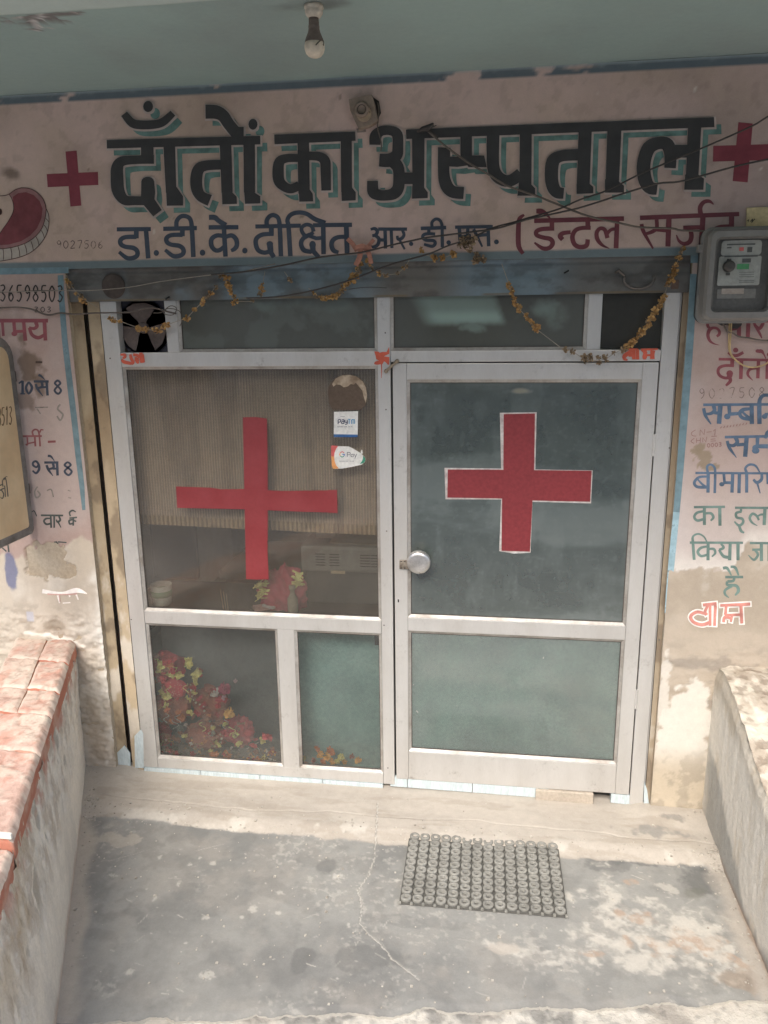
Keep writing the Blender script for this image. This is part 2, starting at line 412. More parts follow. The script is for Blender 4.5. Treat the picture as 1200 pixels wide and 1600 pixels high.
C = pb(C, 1120, 1335, .05, .02, CBE, .8, 66); C = pb(C, 1170, 1530, .09, .05, sr(150, 130, 108), .6, 67, 1.3, .7)
C = pb(C, 510, 1350, .045, .075, CDK*.78, .6, 60, .9, .6); C = pb(C, 575, 1500, .12, .06, CDK*.8, .5, 61); C = pb(C, 470, 1500, .04, .05, CDK*.78, .6, 62)
C = pb(C, 180, 1430, .09, .05, CDK*.85, .4, 63, 1.2, .7); C = pb(C, 640, 1440, .2, .03, CDK*.86, .35, 64); C = pb(C, 170, 1310, .10, .035, CBE, .7, 65, 1.2)
C = pb(C, 790, 1480, .07, .03, CBE*1.02, .7, 68)
# specks and old paint splashes
rnd = random.Random(5)
for i in range(190):
    px, py = rnd.uniform(110, 1120), rnd.uniform(1310, 1560)
    if i < 18: px, py = [(140, 1387), (250, 1340), (297, 1350), (312, 1340), (333, 1348), (242, 1403), (178, 1368), (280, 1380), (395, 1420), (378, 1433), (202, 1520), (437, 1395), (620, 1376), (545, 1445), (325, 1523), (322, 1435), (526, 1370), (435, 1425)][i]
    p = PZ(px, py)
    if p.x < Lx(p.y)+.08 or p.y > -.34: continue
    r = rnd.uniform(.0018, .0055) if i >= 18 else rnd.uniform(.008, .018)
    a = rnd.uniform(.12, .55); e = rnd.uniform(.5, 1.8)
    m = (np.abs(X-p.x) < r*4) & (np.abs(Y-p.y) < r*4)
    if i < 18: a = .5
    d = np.sqrt(((X[m]-p.x)/(r*e))**2+((Y[m]-p.y)/r)**2)+(fbm(X[m], Y[m], 110, 4, i)-.5)*1.9
    k = (sm(1.15, .45, d)*a)[:, None]; C[m] = C[m]*(1-k)+CWH*1.02*k
for i in range(46):       # scratches
    p = PZ(rnd.uniform(110, 1100), rnd.uniform(1320, 1560)); an = rnd.uniform(-.5, 1.4); L = rnd.uniform(.01, .05)
    d = dline(X, Y, [(p.x, p.y), (p.x+L*math.cos(an), p.y+L*math.sin(an))]); C = mixc(C, CWH, sm(.003, .0005, d)*rnd.uniform(.2, .6))
# beige bands: the ledge, and the dusty margins along both parapets
bnd = -.325+.035*(fbm(X, Y, 4, 4, 71)-.5)*2+.012*(N3-.5)
lc = mixc(np.ones(X.shape+(3,))*CBE, CBE*.82, sm(.45, .68, fbm(X*1.0, Y*2, 5, 6, 72))*.45)
lc = mixc(lc, np.array(sr(150, 138, 120)), sm(.5, .64, fbm(X*.8, Y*3.2, 6, 6, 73))*.35*sm(-.02, -.06, Y))
lc = mixc(lc, CWH*1.02, sm(.54, .68, fbm(X, Y, 9, 5, 74))*sm(-.2, -.3, Y)*.6)
lc = mixc(lc, sr(120, 112, 98), sm(.006, .001, np.abs(Y-(-.20+.015*np.sin(X*3))-(fbm(X, Y, 6, 3, 8)-.5)*.05))*.4*sm(.45, .6, fbm(X, Y, 3, 2, 75)))
p = PZ(1040, 1310); lc = mixc(lc, CDK, blob(X, Y, p.x, p.y, .17, .036, 76, 1.3, .7, 24)*.6)
p = PZ(1055, 1290); lc = mixc(lc, CDK*.8, blob(X, Y, p.x, p.y, .05, .02, 77, 1.5, .7, 30)*.5)
m = sm(-.006, .006, Y-bnd); C = C*(1-m[..., None])+lc*m[..., None]
ml = sm(.085, .03, X-(-1.262+(-.02-Y)*.458)+(fbm(X, Y, 6, 5, 78)-.5)*.10); C = mixc(C, CBE*1.02, ml*.95)
mrr = sm(.10, .04, 1.37-X+(fbm(X, Y, 6, 5, 79)-.5)*.12); C = mixc(C, CBE*1.0, mrr*.9)
mrr = sm(.028, .008, 1.37-X+(fbm(X, Y, 16, 4, 80)-.5)*.03); C = mixc(C, sr(150, 118, 88), mrr*.6)
# the long crack
ck = [(PZ(*q).x, PZ(*q).y) for q in ((590, 1262), (588, 1300), (585, 1340), (576, 1366), (560, 1392), (566, 1416), (562, 1442), (575, 1458), (594, 1474), (612, 1498), (632, 1512), (655, 1530))]
d = dline(X+(N3-.5)*.012, Y+(N2-.5)*.012, ck); wd = .0022+.0035*N2
C = mixc(C, CWH*.95, sm(1.3, .2, d/wd)*.7); C = mixc(C, CDK*.6, sm(.0022, .0004, np.abs(d-.003))*.45)
Zf = Zf-sm(.004, .0, d)*.0016
d = dline(X+(N3-.5)*.01, Y, [(PZ(*q).x, PZ(*q).y) for q in ((170, 1345), (210, 1335), (250, 1322), (300, 1330), (350, 1318))]); C = mixc(C, CWH, sm(.003, .0, d)*.35*sm(.45, .6, N2))
Zf = Zf-.002*sm(.5, .8, N2)*sm(.2, .9, np.clip((C.sum(-1)-1.0)*2, 0, 1))
floor = grid_mesh('landing_floor', X, Y, Zf, C, M_cement); tag(floor, kind='structure')
gr = MB()
for i in range(900):
    gx, gy = rnd.uniform(-1.2, 1.36), rnd.choice((rnd.uniform(-1.08, -.03), rnd.uniform(-.34, -.22)))
    if rnd.random() < .35: gx = rnd.choice((Lx(gy)+abs(rnd.gauss(.02, .03)), 1.35-abs(rnd.gauss(.01, .03))))
    if gx < Lx(gy)+.012: continue
    i0, j0 = int((gx-xs[0])/.0042), int(np.clip(np.searchsorted(-Y[int((gx-xs[0])/.0042)], -gy), 0, 299)); gz = Zf[i0, j0]; g_ = abs(rnd.gauss(.0012, .0012))+.0006
    gr.box(gx-g_, gx+g_*rnd.uniform(.6, 1.6), gy-g_, gy+g_, gz-.0008, gz+g_*.9)
go = gr.obj('grit', pm('grit_stone', sr(196, 188, 172), .9, c2=sr(130, 122, 110), vs=60, amt=.9)); tag(go, 'fine grit and mortar crumbs scattered over the landing', 'grit', kind='stuff')
# broken front edge of the grey topping and the paler concrete of the step under it
n = len(xs); Z2 = np.stack([Zf[:, -1], Zf[:, -1]-.022], 1); X2 = np.stack([xs, xs], 1); Y2 = np.stack([Y[:, -1], Y[:, -1]-.002], 1)
C2 = np.ones(X2.shape+(3,))*CWH*.75
o = grid_mesh('floor_edge', X2, Y2, Z2, C2, M_cement); tag(o, kind='structure')
xs3 = np.arange(-1.42, 1.62, .005); t3 = np.linspace(0, 1, 80); X3 = np.repeat(xs3[:, None], 80, 1); Y3 = (edge(xs3)+.06)[:, None]-t3[None]*.40
n3a = fbm(X3, Y3, 14, 6, 90); n3b = fbm(X3, Y3, 50, 5, 91)
Z3 = FLOOR-.012+(n3a-.5)*.012+(n3b-.5)*.006
Z3 = Z3-sm(.30, .40, t3[None]*.40)*.03
C3 = np.ones(X3.shape+(3,))*CWH*1.03; C3 = mixc(C3, CDK*.8, sm(.5, .66, fbm(X3, Y3, 9, 6, 92))*.7*sm(-.9, -.2, X3)); C3 = mixc(C3, CBE, sm(.45, .6, fbm(X3, Y3, 3, 5, 93))*.5)
C3 = mixc(C3, CDK*.6, sm(.55, .7, n3b)*.35)
o = grid_mesh('step', X3, Y3, Z3, C3, M_rawplaster); tag(o, kind='structure')
M_conc = pm('plain_concrete', sr(178, 168, 150), .9, c2=sr(130, 124, 112), vs=5, bp=.6, bd=.003)
mb = MB()
q = [(-1.42, edge(-1.42)-.335), (1.62, edge(1.62)-.335)]
mb.quad((q[0][0], q[0][1], -.085), (q[1][0], q[1][1], -.085), (q[1][0], q[1][1]-.01, -.32), (q[0][0], q[0][1]-.01, -.32))
mb.box(-1.42, 1.62, -.9, .0, -.32, -.10)
tag(mb.obj('step_riser', M_conc), kind='structure')
mb = MB(); mb.quad((-300, -300, -.32), (300, -300, -.32), (300, 300, -.32), (-300, 300, -.32))
tag(mb.obj('street', pm('street_dust', sr(188, 182, 172), .95, c2=sr(160, 154, 146), vs=1.5, bp=.6, bd=.01)), kind='structure')

# ceiling: the balcony slab over the shop front
M_ceil = vcm('ceiling_paint', .8, 150, .05, .2, .001, .15)
xc = np.arange(-3.2, 3.6, .012); yc = np.arange(-1.62, .0, .012); XC, YC = np.meshgrid(xc, yc, indexing='ij')
TE = np.array(sr(146, 170, 164)); CC = np.ones(XC.shape+(3,))*TE
CC = mixc(CC, np.array(sr(142, 156, 152)), sm(.42, .68, fbm(XC, YC, 2.2, 5, 101))*.6); CC = mixc(CC, np.array(sr(158, 184, 176)), sm(.5, .75, fbm(XC, YC, 1.3, 4, 102))*.5)
band = sm(-.745, -.765, YC+.0*XC+(fbm(XC, YC, 6, 3, 103)-.5)*.012)
CC = mixc(CC, np.array(sr(196, 210, 202)), band*.6)  # outer band coloured paler, standing in for the extra daylight there
for cx_, cy_, rx_, ry_, sd in ((-.74, -.70, .10, .045, 104), (-.66, -.725, .06, .02, 105), (-.78, -.64, .03, .02, 106)):
    mk = blob(XC, YC, cx_, cy_, rx_, ry_, sd, 1.1, .35, 30); CC = mixc(CC, np.array(sr(120, 112, 108)), mk*.9)
    CC = mixc(CC, np.array(sr(215, 210, 205)), mk*sm(.55, .7, fbm(XC, YC, 50, 4, 107))*.8)
CC = mixc(CC, np.array(sr(110, 108, 104)), blob(XC, YC, .02, -.66, .13, .06, 108, .6, .7)*.6)
ZC = 2.70+(fbm(XC, YC, 2, 4, 109)-.5)*.010+(fbm(XC, YC, 25, 4, 110)-.5)*.0015-band*.006
for cx_, cy_, rx_, ry_, sd in ((-.74, -.70, .10, .045, 104),): ZC = ZC+blob(XC, YC, cx_, cy_, rx_, ry_, sd, 1.1, .35, 30)*.008
slab = grid_mesh('ceiling', XC, YC, ZC, CC, M_ceil); tag(slab, kind='structure')
mb = MB(); mb.box(-3.2, 3.6, -1.63, .3, 2.715, 2.86); tag(mb.obj('balcony_slab', pm('slab_concrete', sr(150, 170, 160), .9)), kind='structure')

# ------------------------------------------------------------------ the shop wall
XL, XR = -1.118, 1.146         # edges of the opening
ZT = 2.098                     # underside of the fascia
wall = thing('shop_front', 'pink plastered shop front with hand painted Hindi lettering around the glazed entrance', 'shop front', (0, WALL, 0))
PINK = np.array(sr(184, 157, 144)); TAN = np.array(sr(172, 148, 126)); BLUE = np.array(sr(112, 140, 146)); LIME = np.array(sr(226, 220, 206)); BEI = np.array(sr(200, 187, 167)); DIRT = np.array(sr(120, 100, 82))
def xz_grid(x0, x1, z0, z1, s):
    a = np.arange(x0, x1+s*.5, s); b = np.arange(z0, z1+s*.5, s); a[-1] = x1; b[-1] = z1
    return np.meshgrid(a, b, indexing='ij')
# fascia
X, Z = xz_grid(-3.2, 3.6, ZT, 2.70, .008)
C = np.ones(X.shape+(3,))*PINK*1.38
C = mixc(C, TAN*1.32, sm(.40, .66, fbm(X, Z, 1.8, 5, 201))*.7); C = mixc(C, DIRT, sm(.5, .75, fbm(X, Z, 3.5, 6, 202))*.22*sm(2.1, 2.7, Z)); C = mixc(C, PINK*1.12, sm(.52, .7, fbm(X*2, Z, 5, 5, 203))*.3)
C = mixc(C, np.array(sr(120, 110, 110)), sm(.5, .7, fbm(X, Z, 1.4, 3, 204))*sm(.6, 1.6, X)*.5)
C = mixc(C, DIRT*.6, blob(X, Z, -1.29, 2.44, .05, .03, 205, .5, .7)*.7)
C = mixc(C, DIRT*1.1, sm(.58, .66, fbm(X, Z, 24, 4, 206))*.16)
for i in range(26):
    a, b = rnd.uniform(-1.4, 1.5), rnd.uniform(2.15, 2.68); r = rnd.uniform(.003, .008)
    C = mixc(C, (LIME if rnd.random() < .5 else DIRT), blob(X, Z, a, b, r, r*rnd.uniform(.6, 1.8), 210+i, .5, .4, 60)*.6)
tb = (Z > 2.672).astype(float)*sm(.34, .40, fbm(X, Z*2, 7, 5, 240)+.05); C = mixc(C, np.array(sr(84, 108, 118)), tb*.9)
C = mixc(C, np.array(sr(170, 185, 182)), sm(2.690, 2.694, Z+(fbm(X, Z, 20, 3, 241)-.5)*.006)*.7)
bb = sm(ZT+.028, ZT+.024, Z+(fbm(X, Z, 8, 3, 242)-.5)*.005); C = mixc(C, BLUE*(.8)+np.array((0, 0, 0)), bb*.9)
Yg = WALL+(fbm(X, Z, 1.2, 3, 244))*.0005
fas = grid_mesh('fascia', X, Yg, Z, C, M_plaster, wall)
# left pier
def pier(name, x0, x1, seed):
    X, Z = xz_grid(x0, x1, -.30, ZT, .0055)
    C = np.ones(X.shape+(3,))*PINK*1.04; Yd = np.zeros(X.shape)
    C = mixc(C, np.array(sr(196, 180, 172)), sm(.42, .66, fbm(X, Z, 2.5, 5, seed))*.6); C = mixc(C, TAN, sm(.52, .72, fbm(X, Z, 4, 6, seed+1))*.35)
    return X, Z, C, Yd
X, Z, C, Yd = pier('left_pier', -3.2, XL, 301)
for (cx_, cz_, rx_, rz_, sd, a) in ((-1.30, 1.74, .06, .12, 310, .8), (-1.26, 1.68, .035, .07, 311, .7), (-1.33, 1.60, .06, .05, 312, .6), (-1.38, 1.9, .1, .1, 313, .3)):
    C = mixc(C, DIRT*1.15, blob(X, Z, cx_, cz_, rx_, rz_, sd, .9, .5, 22)*a)
zb = 1.02+(fbm(X, Z*0, 8, 4, 314)-.5)*.10+(fbm(X, Z, 40, 3, 315)-.5)*.03-.05*sm(-1.2, -1.3, X)
low = sm(.008, -.008, Z-zb)
LC = np.ones(X.shape+(3,))*BEI; LC = mixc(LC, np.array(sr(184, 168, 146)), sm(.42, .66, fbm(X, Z, 4, 6, 316))*.5); LC = mixc(LC, LIME, sm(.55, .70, fbm(X, Z*.6, 7, 6, 317))*.35)
LC = mixc(LC, np.array(sr(206, 190, 166)), sm(.80, .95, Z)*.5)
low2 = sm(.82, .72, Z+(fbm(X, Z, 5, 4, 318)-.5)*.1)      # rough render below
rel = (fbm(X, Z*1.6, 22, 6, 319)-.5)
LC = mixc(LC, np.array(sr(164, 150, 132)), sm(.0, -.12, rel)*low2*.4)
C = C*(1-low[..., None])+LC*low[..., None]
Yd = Yd-low2*(rel+(fbm(X, Z*1.3, 55, 4, 334)-.5)*.5)*.020*sm(.76, .66, Z)-low*.001
hole = np.maximum(np.maximum(blob(X, Z, -1.355, .94, .085, .085, 320, .7, .18, 14), blob(X, Z, -1.265, .90, .07, .045, 321, .8, .18, 14)), blob(X, Z, -1.29, .985, .055, .05, 322, .6, .2, 18))
C = mixc(C, np.array(sr(182, 162, 134)), hole*.9); C = mixc(C, np.array(sr(214, 200, 178)), hole*sm(.48, .62, fbm(X*.8, Z*2.2, 14, 5, 323))*.7)
C = mixc(C, np.array(sr(120, 102, 82)), sm(.35, .05, np.abs(hole-.45))*.35*(hole > .05))  # hole rim painted darker: the lip's shading put into the colour
Yd = Yd+hole*.012+hole*(fbm(X, Z*1.8, 20, 5, 324)-.5)*.018
# lime along the edge of the opening, the white smear over the parapet, damp at the foot
C = mixc(C, LIME*1.02, sm(.05, .0, XL-X+(fbm(X, Z, 14, 5, 325)-.5)*.10)*sm(.95, .86, Z)*sm(.4, .55, fbm(X, Z*.5, 10, 5, 326))*.9)
d = dline(X, Z+(fbm(X, Z, 20, 3, 327)-.5)*.02, [(-1.47, .615), (-1.38, .61), (-1.31, .605), (-1.25, .585), (-1.21, .565)]); C = mixc(C, LIME*1.08, sm(.011, .004, d)*.95)
C = mixc(C, np.array(sr(150, 134, 112)), blob(X, Z, -1.33, .66, .06, .03, 328, .4, .4)*.7)
C = mixc(C, np.array(sr(196, 176, 150)), blob(X, Z, -1.19, .10, .08, .10, 329, .7, .5)*.5)
C = mixc(C, np.array(sr(98, 108, 150)), blob(X, Z, -1.50, .90, .03, .11, 330, .5, .3)*.8)
C = mixc(C, np.array(sr(186, 186, 196)), ((np.abs(X+1.437) < .018) & (np.abs(Z-.695) < .022)).astype(float)*.8)
lpier = grid_mesh('pier', X, WALL+np.maximum(Yd, -.02), Z, C, M_rawplaster if False else M_plaster, wall)
# right pier
X, Z, C, Yd = pier('right_pier', XR, 3.6, 401)
C = mixc(C, np.array(sr(212, 204, 196)), sm(1.55, 1.1, Z)*.45)
for (px, py, rx, rz, sd) in ((1092, 700, .028, .02, 410), (1098, 715, .03, .028, 411), (1110, 730, .03, .014, 412), (1086, 706, .02, .012, 413)):
    q = P(px, py); C = mixc(C, np.array(sr(160, 140, 112)), blob(X, Z, q.x, q.z, rx, rz, sd, 1.0, .25, 40)*.9)
zb = .985+(fbm(X, Z*0+2, 10, 4, 414)-.5)*.06+(fbm(X, Z, 45, 3, 415)-.5)*.04+.10*sm(1.36, 1.42, X)
low = sm(.006, -.006, Z-zb)
C = mixc(C, LIME*1.0, sm(.10, .0, Z-zb)*(1-low)*.6)
LC = np.ones(X.shape+(3,))*np.array(sr(188, 172, 150)); LC = mixc(LC, np.array(sr(164, 148, 126)), sm(.44, .66, fbm(X, Z, 5, 6, 416))*.5)
LC = mixc(LC, LIME, sm(.56, .7, fbm(X, Z, 10, 5, 417))*.25*sm(.7, .95, Z))
LC = mixc(LC, np.array(sr(130, 122, 112)), sm(.46, .62, fbm(X, Z*2, 12, 6, 418))*.5*sm(.75, .6, Z)*sm(.3, .5, Z))
wl = np.maximum(blob(X, Z, 1.27, .40, .085, .17, 419, .55, .12, 16), blob(X, Z, 1.20, .30, .065, .15, 420, .5, .12, 16))
wl = np.maximum(wl, blob(X, Z, 1.24, .16, .14, .17, 421, .45, .3, 12)*.8); wl = np.maximum(wl, blob(X, Z, 1.162, .50, .022, .16, 422, .8, .2, 20)*.8)
LC = mixc(LC, LIME*.98, wl*.8*sm(.12, .28, Z)); LC = mixc(LC, np.array(sr(206, 190, 160)), sm(.30, .12, Z)*.6)
LC = mixc(LC, np.array(sr(150, 138, 120)), sm(.46, .6, fbm(X, Z, 22, 6, 423))*.5*sm(.30, .15, Z))
C = C*(1-low[..., None])+LC*low[..., None]
Yd = Yd-low*.001-low*(1-wl)*(fbm(X, Z*1.5, 24, 6, 424)-.45)*.010*sm(.76, .6, Z)+(1-low)*0
Yd = np.clip(Yd, -.02, .02)
rpier = grid_mesh('pier', X, WALL+Yd, Z, C, M_plaster, wall)
# returns of the opening and the strips beside the door frame
mb = MB(); mb.box(XL-.3, XL, WALL+.004, .12, -.3, ZT-.003); mb.obj('jamb', pm('jamb_plaster', sr(172, 152, 122), .9, c2=sr(200, 190, 170), vs=5, bp=.5, bd=.002), wall)
mb = MB(); mb.box(XR, XR+.3, WALL+.004, .12, -.3, ZT-.003); mb.obj('jamb', pm('jamb_plaster', sr(1, 1, 1)), wall)
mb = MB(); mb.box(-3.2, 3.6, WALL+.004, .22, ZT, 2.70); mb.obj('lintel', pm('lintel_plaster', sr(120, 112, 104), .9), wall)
def strip_grid(x0, x1, y, z0, z1, seed, base, parent, name='plaster_strip', white=.5):
    X, Z = xz_grid(x0, x1, z0, z1, .005)
    C = np.ones(X.shape+(3,))*np.array(base); C = mixc(C, np.array(sr(140, 112, 76)), sm(.42, .65, fbm(X*2, Z*.8, 4, 5, seed))*.6*sm(1.0, 1.6, Z))
    C = mixc(C, LIME, sm(.5, .64, fbm(X*1.5, Z*.7, 9, 5, seed+1))*white*sm(1.1, .8, Z)); C = mixc(C, DIRT*.7, sm(.56, .7, fbm(X*1.5, Z, 8, 5, seed+2))*.5)
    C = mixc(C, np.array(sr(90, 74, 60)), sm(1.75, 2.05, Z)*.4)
    Yg = y-(fbm(X*1.5, Z, 18, 5, seed+3)-.5)*.006*sm(1.3, .9, Z)
    return grid_mesh(name, X, Yg, Z, C, M_plaster, parent)
strip_grid(XL, -1.072, .004, -.04, ZT, 501, sr(176, 156, 122), wall)
strip_grid(-1.052, -1.003, .002, -.02, 1.985, 511, sr(190, 168, 132), wall)
strip_grid(1.128, XR, .004, -.04, ZT, 521, sr(170, 152, 124), wall, white=.3)
tilem = pm('blue_tile', sr(190, 206, 208), .28, c2=sr(204, 214, 214), vs=14, amt=.6, bp=.05, spec=.5, stretch=(3, 3, .5))
# the blue borders of the signwriting
M_border = paint('blue_border_paint', sr(110, 140, 148), .25, scale=30); M_border2 = paint('pale_blue_border_paint', sr(150, 186, 196), .45, scale=26)
ik = Ink().poly([(-40, 419.5), (107, 417.5), (107, 427), (-40, 430)]); ik.L((94.5, 430, 9), (96.5, 470, 9), (101, 530, 9), (108, 590, 9.5), (116, 655, 9.5), (122, 710, 9), (128, 760, 8), (131, 797, 5)); ik.build('painted_border', M_border, wall)
ik = Ink().L((1084, 428, 11), (1080.5, 492, 12), (1076, 560, 12), (1069, 650, 12), (1062.5, 735, 11), (1057, 800, 10)); ik.build('painted_border', M_border, wall)
ik = Ink().L((1057, 800, 10), (1050, 870, 10), (1045, 925, 9), (1041, 958, 5)); ik.build('painted_border', M_border2, wall)
ik = Ink().poly([(1079, 399), (1230, 396), (1230, 406), (1079, 411)]); ik.build('painted_border', M_border, wall)

# ------------------------------------------------------------------ painted lettering on the fascia
BLACK = paint('black_sign_paint', sr(66, 65, 64), 0, .5, .12); TEAL = paint('teal_shadow_paint', sr(96, 134, 124), .12, .6, .3, 30)
PALE = paint('pale_outline_paint', sr(190, 172, 160), .1); NAVY = paint('slate_blue_paint', sr(70, 80, 94), .05, .55, .15); MAROON = paint('maroon_sign_paint', sr(120, 58, 66), .04, .55, .15)
def title(ik, label, gap=0):
    ik.build('painted_lettering', TEAL, wall, lift=.0006, dx=11, dy=11)
    ik.build('lettering_outline', PALE, wall, lift=.0030, dx=1.2, dy=1.2, grow=2.0)
    ik.build('painted_lettering', BLACK, wall, lift=.0056)
A = (150, 140, 4.286); B = (400, 160, 4.286); Cc = (640, 150, 4.286); D = (900, 150, 4)
ik = Ink(*A)
ik.L((72, 366, 57), (1100, 338, 58))
ik.L((343, 370, 84), (343, 495, 84)); ik.line([(388, 467, 60), (260, 470, 58), (175, 480, 66), (143, 520, 80), (141, 600, 86), (150, 680, 84), (190, 738, 68), (260, 744, 60), (345, 744, 60)], smooth=True)
ik.line([(346, 615, 86), (349, 690, 94), (345, 745, 90)]); ik.dot(346, 616, 43, 32); ik.L((342, 735, 84), (412, 828, 72))
ik.L((490, 370, 78), (503, 690, 70)); ik.poly([(466, 600), (542, 655), (583, 714), (583, 776), (474, 778)])
ik.line([(188, 162, 48), (240, 222, 58), (300, 236, 60), (400, 232, 58), (455, 212, 56), (515, 158, 46)], smooth=True); ik.dot(349, 113, 33, 38)
ik.L((867, 360, 78), (878, 690, 74)); ik.poly([(842, 640), (914, 690), (942, 716), (944, 765), (846, 768)])
ik.line([(834, 503, 66), (740, 508, 68), (690, 530, 76), (672, 590, 80), (676, 665, 78), (704, 715, 72), (762, 742, 78)], smooth=True)
ik.line([(733, 148, 95), (800, 150, 92), (850, 175, 82), (890, 232, 78), (955, 310, 80)], smooth=True); ik.L((962, 250, 54), (962, 320, 54))
ik.L((1025, 320, 78), (1028, 690, 74)); ik.poly([(990, 640), (1062, 690), (1100, 714), (1100, 762), (998, 765)]); ik.dot(1051, 232, 30, 37)
title(ik, '')
ik = Ink(*B)
ik.L((123, 248, 64), (666, 226, 62)); ik.L((316, 240, 78), (322, 610, 76)); ik.poly([(284, 560), (357, 580), (380, 612), (383, 663), (290, 665)])
ik.line([(285, 372, 54), (200, 375, 58), (157, 400, 70), (148, 470, 76), (157, 530, 74), (197, 568, 64), (240, 577, 62), (290, 556, 60)], smooth=True)
ik.line([(346, 358, 58), (420, 362, 62), (460, 390, 70), (466, 450, 68), (470, 590, 64)], smooth=True)
ik.L((604, 226, 74), (607, 600, 72)); ik.poly([(572, 560), (644, 572), (668, 602), (668, 656), (574, 660)])
title(ik, '')
ik = Ink(*B)
ik.line([(797, 284, 74), (802, 225, 78), (838, 192, 66), (900, 188, 64), (945, 215, 72), (950, 300, 72), (942, 352, 78), (895, 386, 90), (826, 386, 86)], smooth=True)
ik.line([(925, 400, 86), (955, 450, 78), (955, 560, 78), (928, 606, 80), (880, 621, 72), (820, 620, 72), (785, 598, 76), (781, 525, 72)], smooth=True)
ik.L((975, 508, 78), (1055, 508, 78)); ik.L((1087, 220, 84), (1087, 600, 78)); ik.poly([(1046, 560), (1126, 570), (1150, 602), (1150, 641), (1045, 645)])
ik.at(0, 0, 1); ik.L((634.5, 209.8, 14.8), (1116, 190.8, 15.6))
ik.at(*Cc); ik.line([(232, 345, 84), (228, 500, 76), (243, 590, 84), (285, 640, 82), (362, 650, 80)], smooth=True)
ik.L((379, 250, 78), (379, 440, 76)); ik.line([(265, 440, 64), (320, 440, 70), (390, 432, 64)]); ik.poly([(340, 398), (500, 398), (516, 476), (395, 476)])
ik.line([(560, 250, 84), (558, 440, 82), (575, 520, 84), (622, 562, 80), (680, 565, 78), (745, 520, 80)], smooth=True); ik.L((778, 250, 80), (776, 600, 80)); ik.poly([(735, 560), (818, 595), (840, 618), (840, 667), (722, 668)])
ik.line([(1134, 393, 78), (1015, 402, 76), (960, 440, 88), (950, 540, 88), (962, 610, 86), (990, 645, 80), (1032, 652, 72)], smooth=True)
ik.at(0, 0, 1); ik.L((914.5, 202, 20.5), (911, 296, 20)); ik.poly([(901, 288), (920, 286), (927, 292), (927, 302), (901, 303)])
ik.at(*D); ik.L((242, 170, 88), (226, 560, 84)); ik.poly([(182, 520), (262, 530), (300, 560), (300, 604), (181, 604)])
ik.L((743, 165, 84), (724, 540, 78)); ik.poly([(682, 490), (762, 490), (800, 516), (796, 586), (676, 586)])
ik.line([(588, 450, 72), (590, 370, 76), (572, 305, 82), (520, 293, 78), (455, 325, 84), (424, 420, 84), (430, 515, 86), (458, 570, 80), (507, 582, 72)], smooth=True); ik.L((600, 345, 80), (712, 345, 80))
title(ik, '')
CROSS = paint('maroon_cross_paint', sr(138, 54, 66), .05, .55, .12)
Ink().L((111, 236, 17.5), (118.5, 322, 17)).poly([(73, 272), (153, 268.5), (153.6, 289), (74.5, 292.5)]).build('painted_cross', CROSS, wall)
Ink().L((1165, 192, 22.5), (1156.5, 284, 23.5)).poly([(1114.5, 228), (1238, 224), (1238, 249), (1114, 252.5)]).build('painted_cross', CROSS, wall)

F1 = (170, 320, 5); F2 = (370, 320, 5); F3 = (560, 310, 5); F4 = (780, 300, 5); F5 = (960, 290, 5)
def da(ik, x, y):
    ik.S((x+216, y+250, 36), (x+130, y+253, 34), (x+92, y+275, 36), (x+95, y+308, 36), (x+130, y+328, 34), (x+190, y+337, 36), (x+221, y+362, 36), (x+220, y+397, 36), (x+186, y+416, 36), (x+138, y+414, 34), (x+80, y+368, 26))
    ik.L((x+215, y+205, 38), (x+215, y+262, 38))
ik = Ink(*F1); ik.L((62, 192, 32), (329, 190, 32)); ik.L((290, 190, 36), (308, 419, 36)); da(ik, 0, 0); ik.dot(371, 376, 21, 23)
ik.L((425, 188, 34), (688, 182, 34)); da(ik, 360, -16); ik.S((530, 190, 34), (530, 130, 34), (562, 92, 34), (605, 90, 34), (638, 118, 34), (650, 200, 36), (660, 408, 36)); ik.dot(732, 374, 22, 24)
ik.L((780, 177, 34), (1012, 175, 34)); ik.L((898, 160, 36), (912, 405, 36)); ik.S((900, 245, 32), (845, 240, 34), (803, 268, 36), (802, 320, 36), (830, 354, 34), (865, 354, 34), (905, 325, 32)); ik.S((910, 252, 32), (960, 240, 34), (994, 270, 36), (1000, 315, 36), (982, 345, 34), (955, 358, 26)); ik.S((783, 98, 40), (828, 100, 40), (860, 126, 38), (915, 160, 40)); ik.dot(1063, 358, 21, 23)
ik.build('painted_lettering', NAVY, wall)
ik = Ink(*F2); ik.L((145, 170, 32), (500, 163, 32)); ik.L((595, 160, 32), (900, 156, 34)); ik.L((270, 165, 38), (270, 240, 38)); ik.S((288, 228, 32), (205, 232, 34), (156, 260, 36), (148, 305, 36), (168, 355, 36), (215, 374, 34), (260, 362, 34)); ik.L((258, 305, 48), (264, 365, 44)); ik.dot(258, 306, 26, 22); ik.L((258, 360, 40), (290, 410, 36))
ik.S((235, 168, 34), (235, 120, 34), (262, 86, 34), (298, 84, 34), (328, 115, 34), (338, 220, 36), (345, 402, 36)); ik.S((418, 402, 36), (405, 180, 36), (396, 118, 34), (425, 76, 34), (485, 60, 34), (548, 72, 34), (610, 112, 36), (692, 142, 36))
ik.S((600, 210, 32), (585, 168, 30), (545, 155, 30), (508, 178, 30), (512, 215, 30), (545, 245, 30), (600, 215, 30)); ik.S((575, 232, 34), (520, 262, 34), (502, 305, 36), (525, 355, 36), (585, 368, 34)); ik.dot(592, 312, 26, 30); ik.L((592, 320, 44), (596, 365, 40)); ik.L((590, 355, 40), (640, 408, 34)); ik.L((560, 240, 30), (620, 262, 30), (672, 258, 30)); ik.L((675, 160, 36), (678, 386, 36))
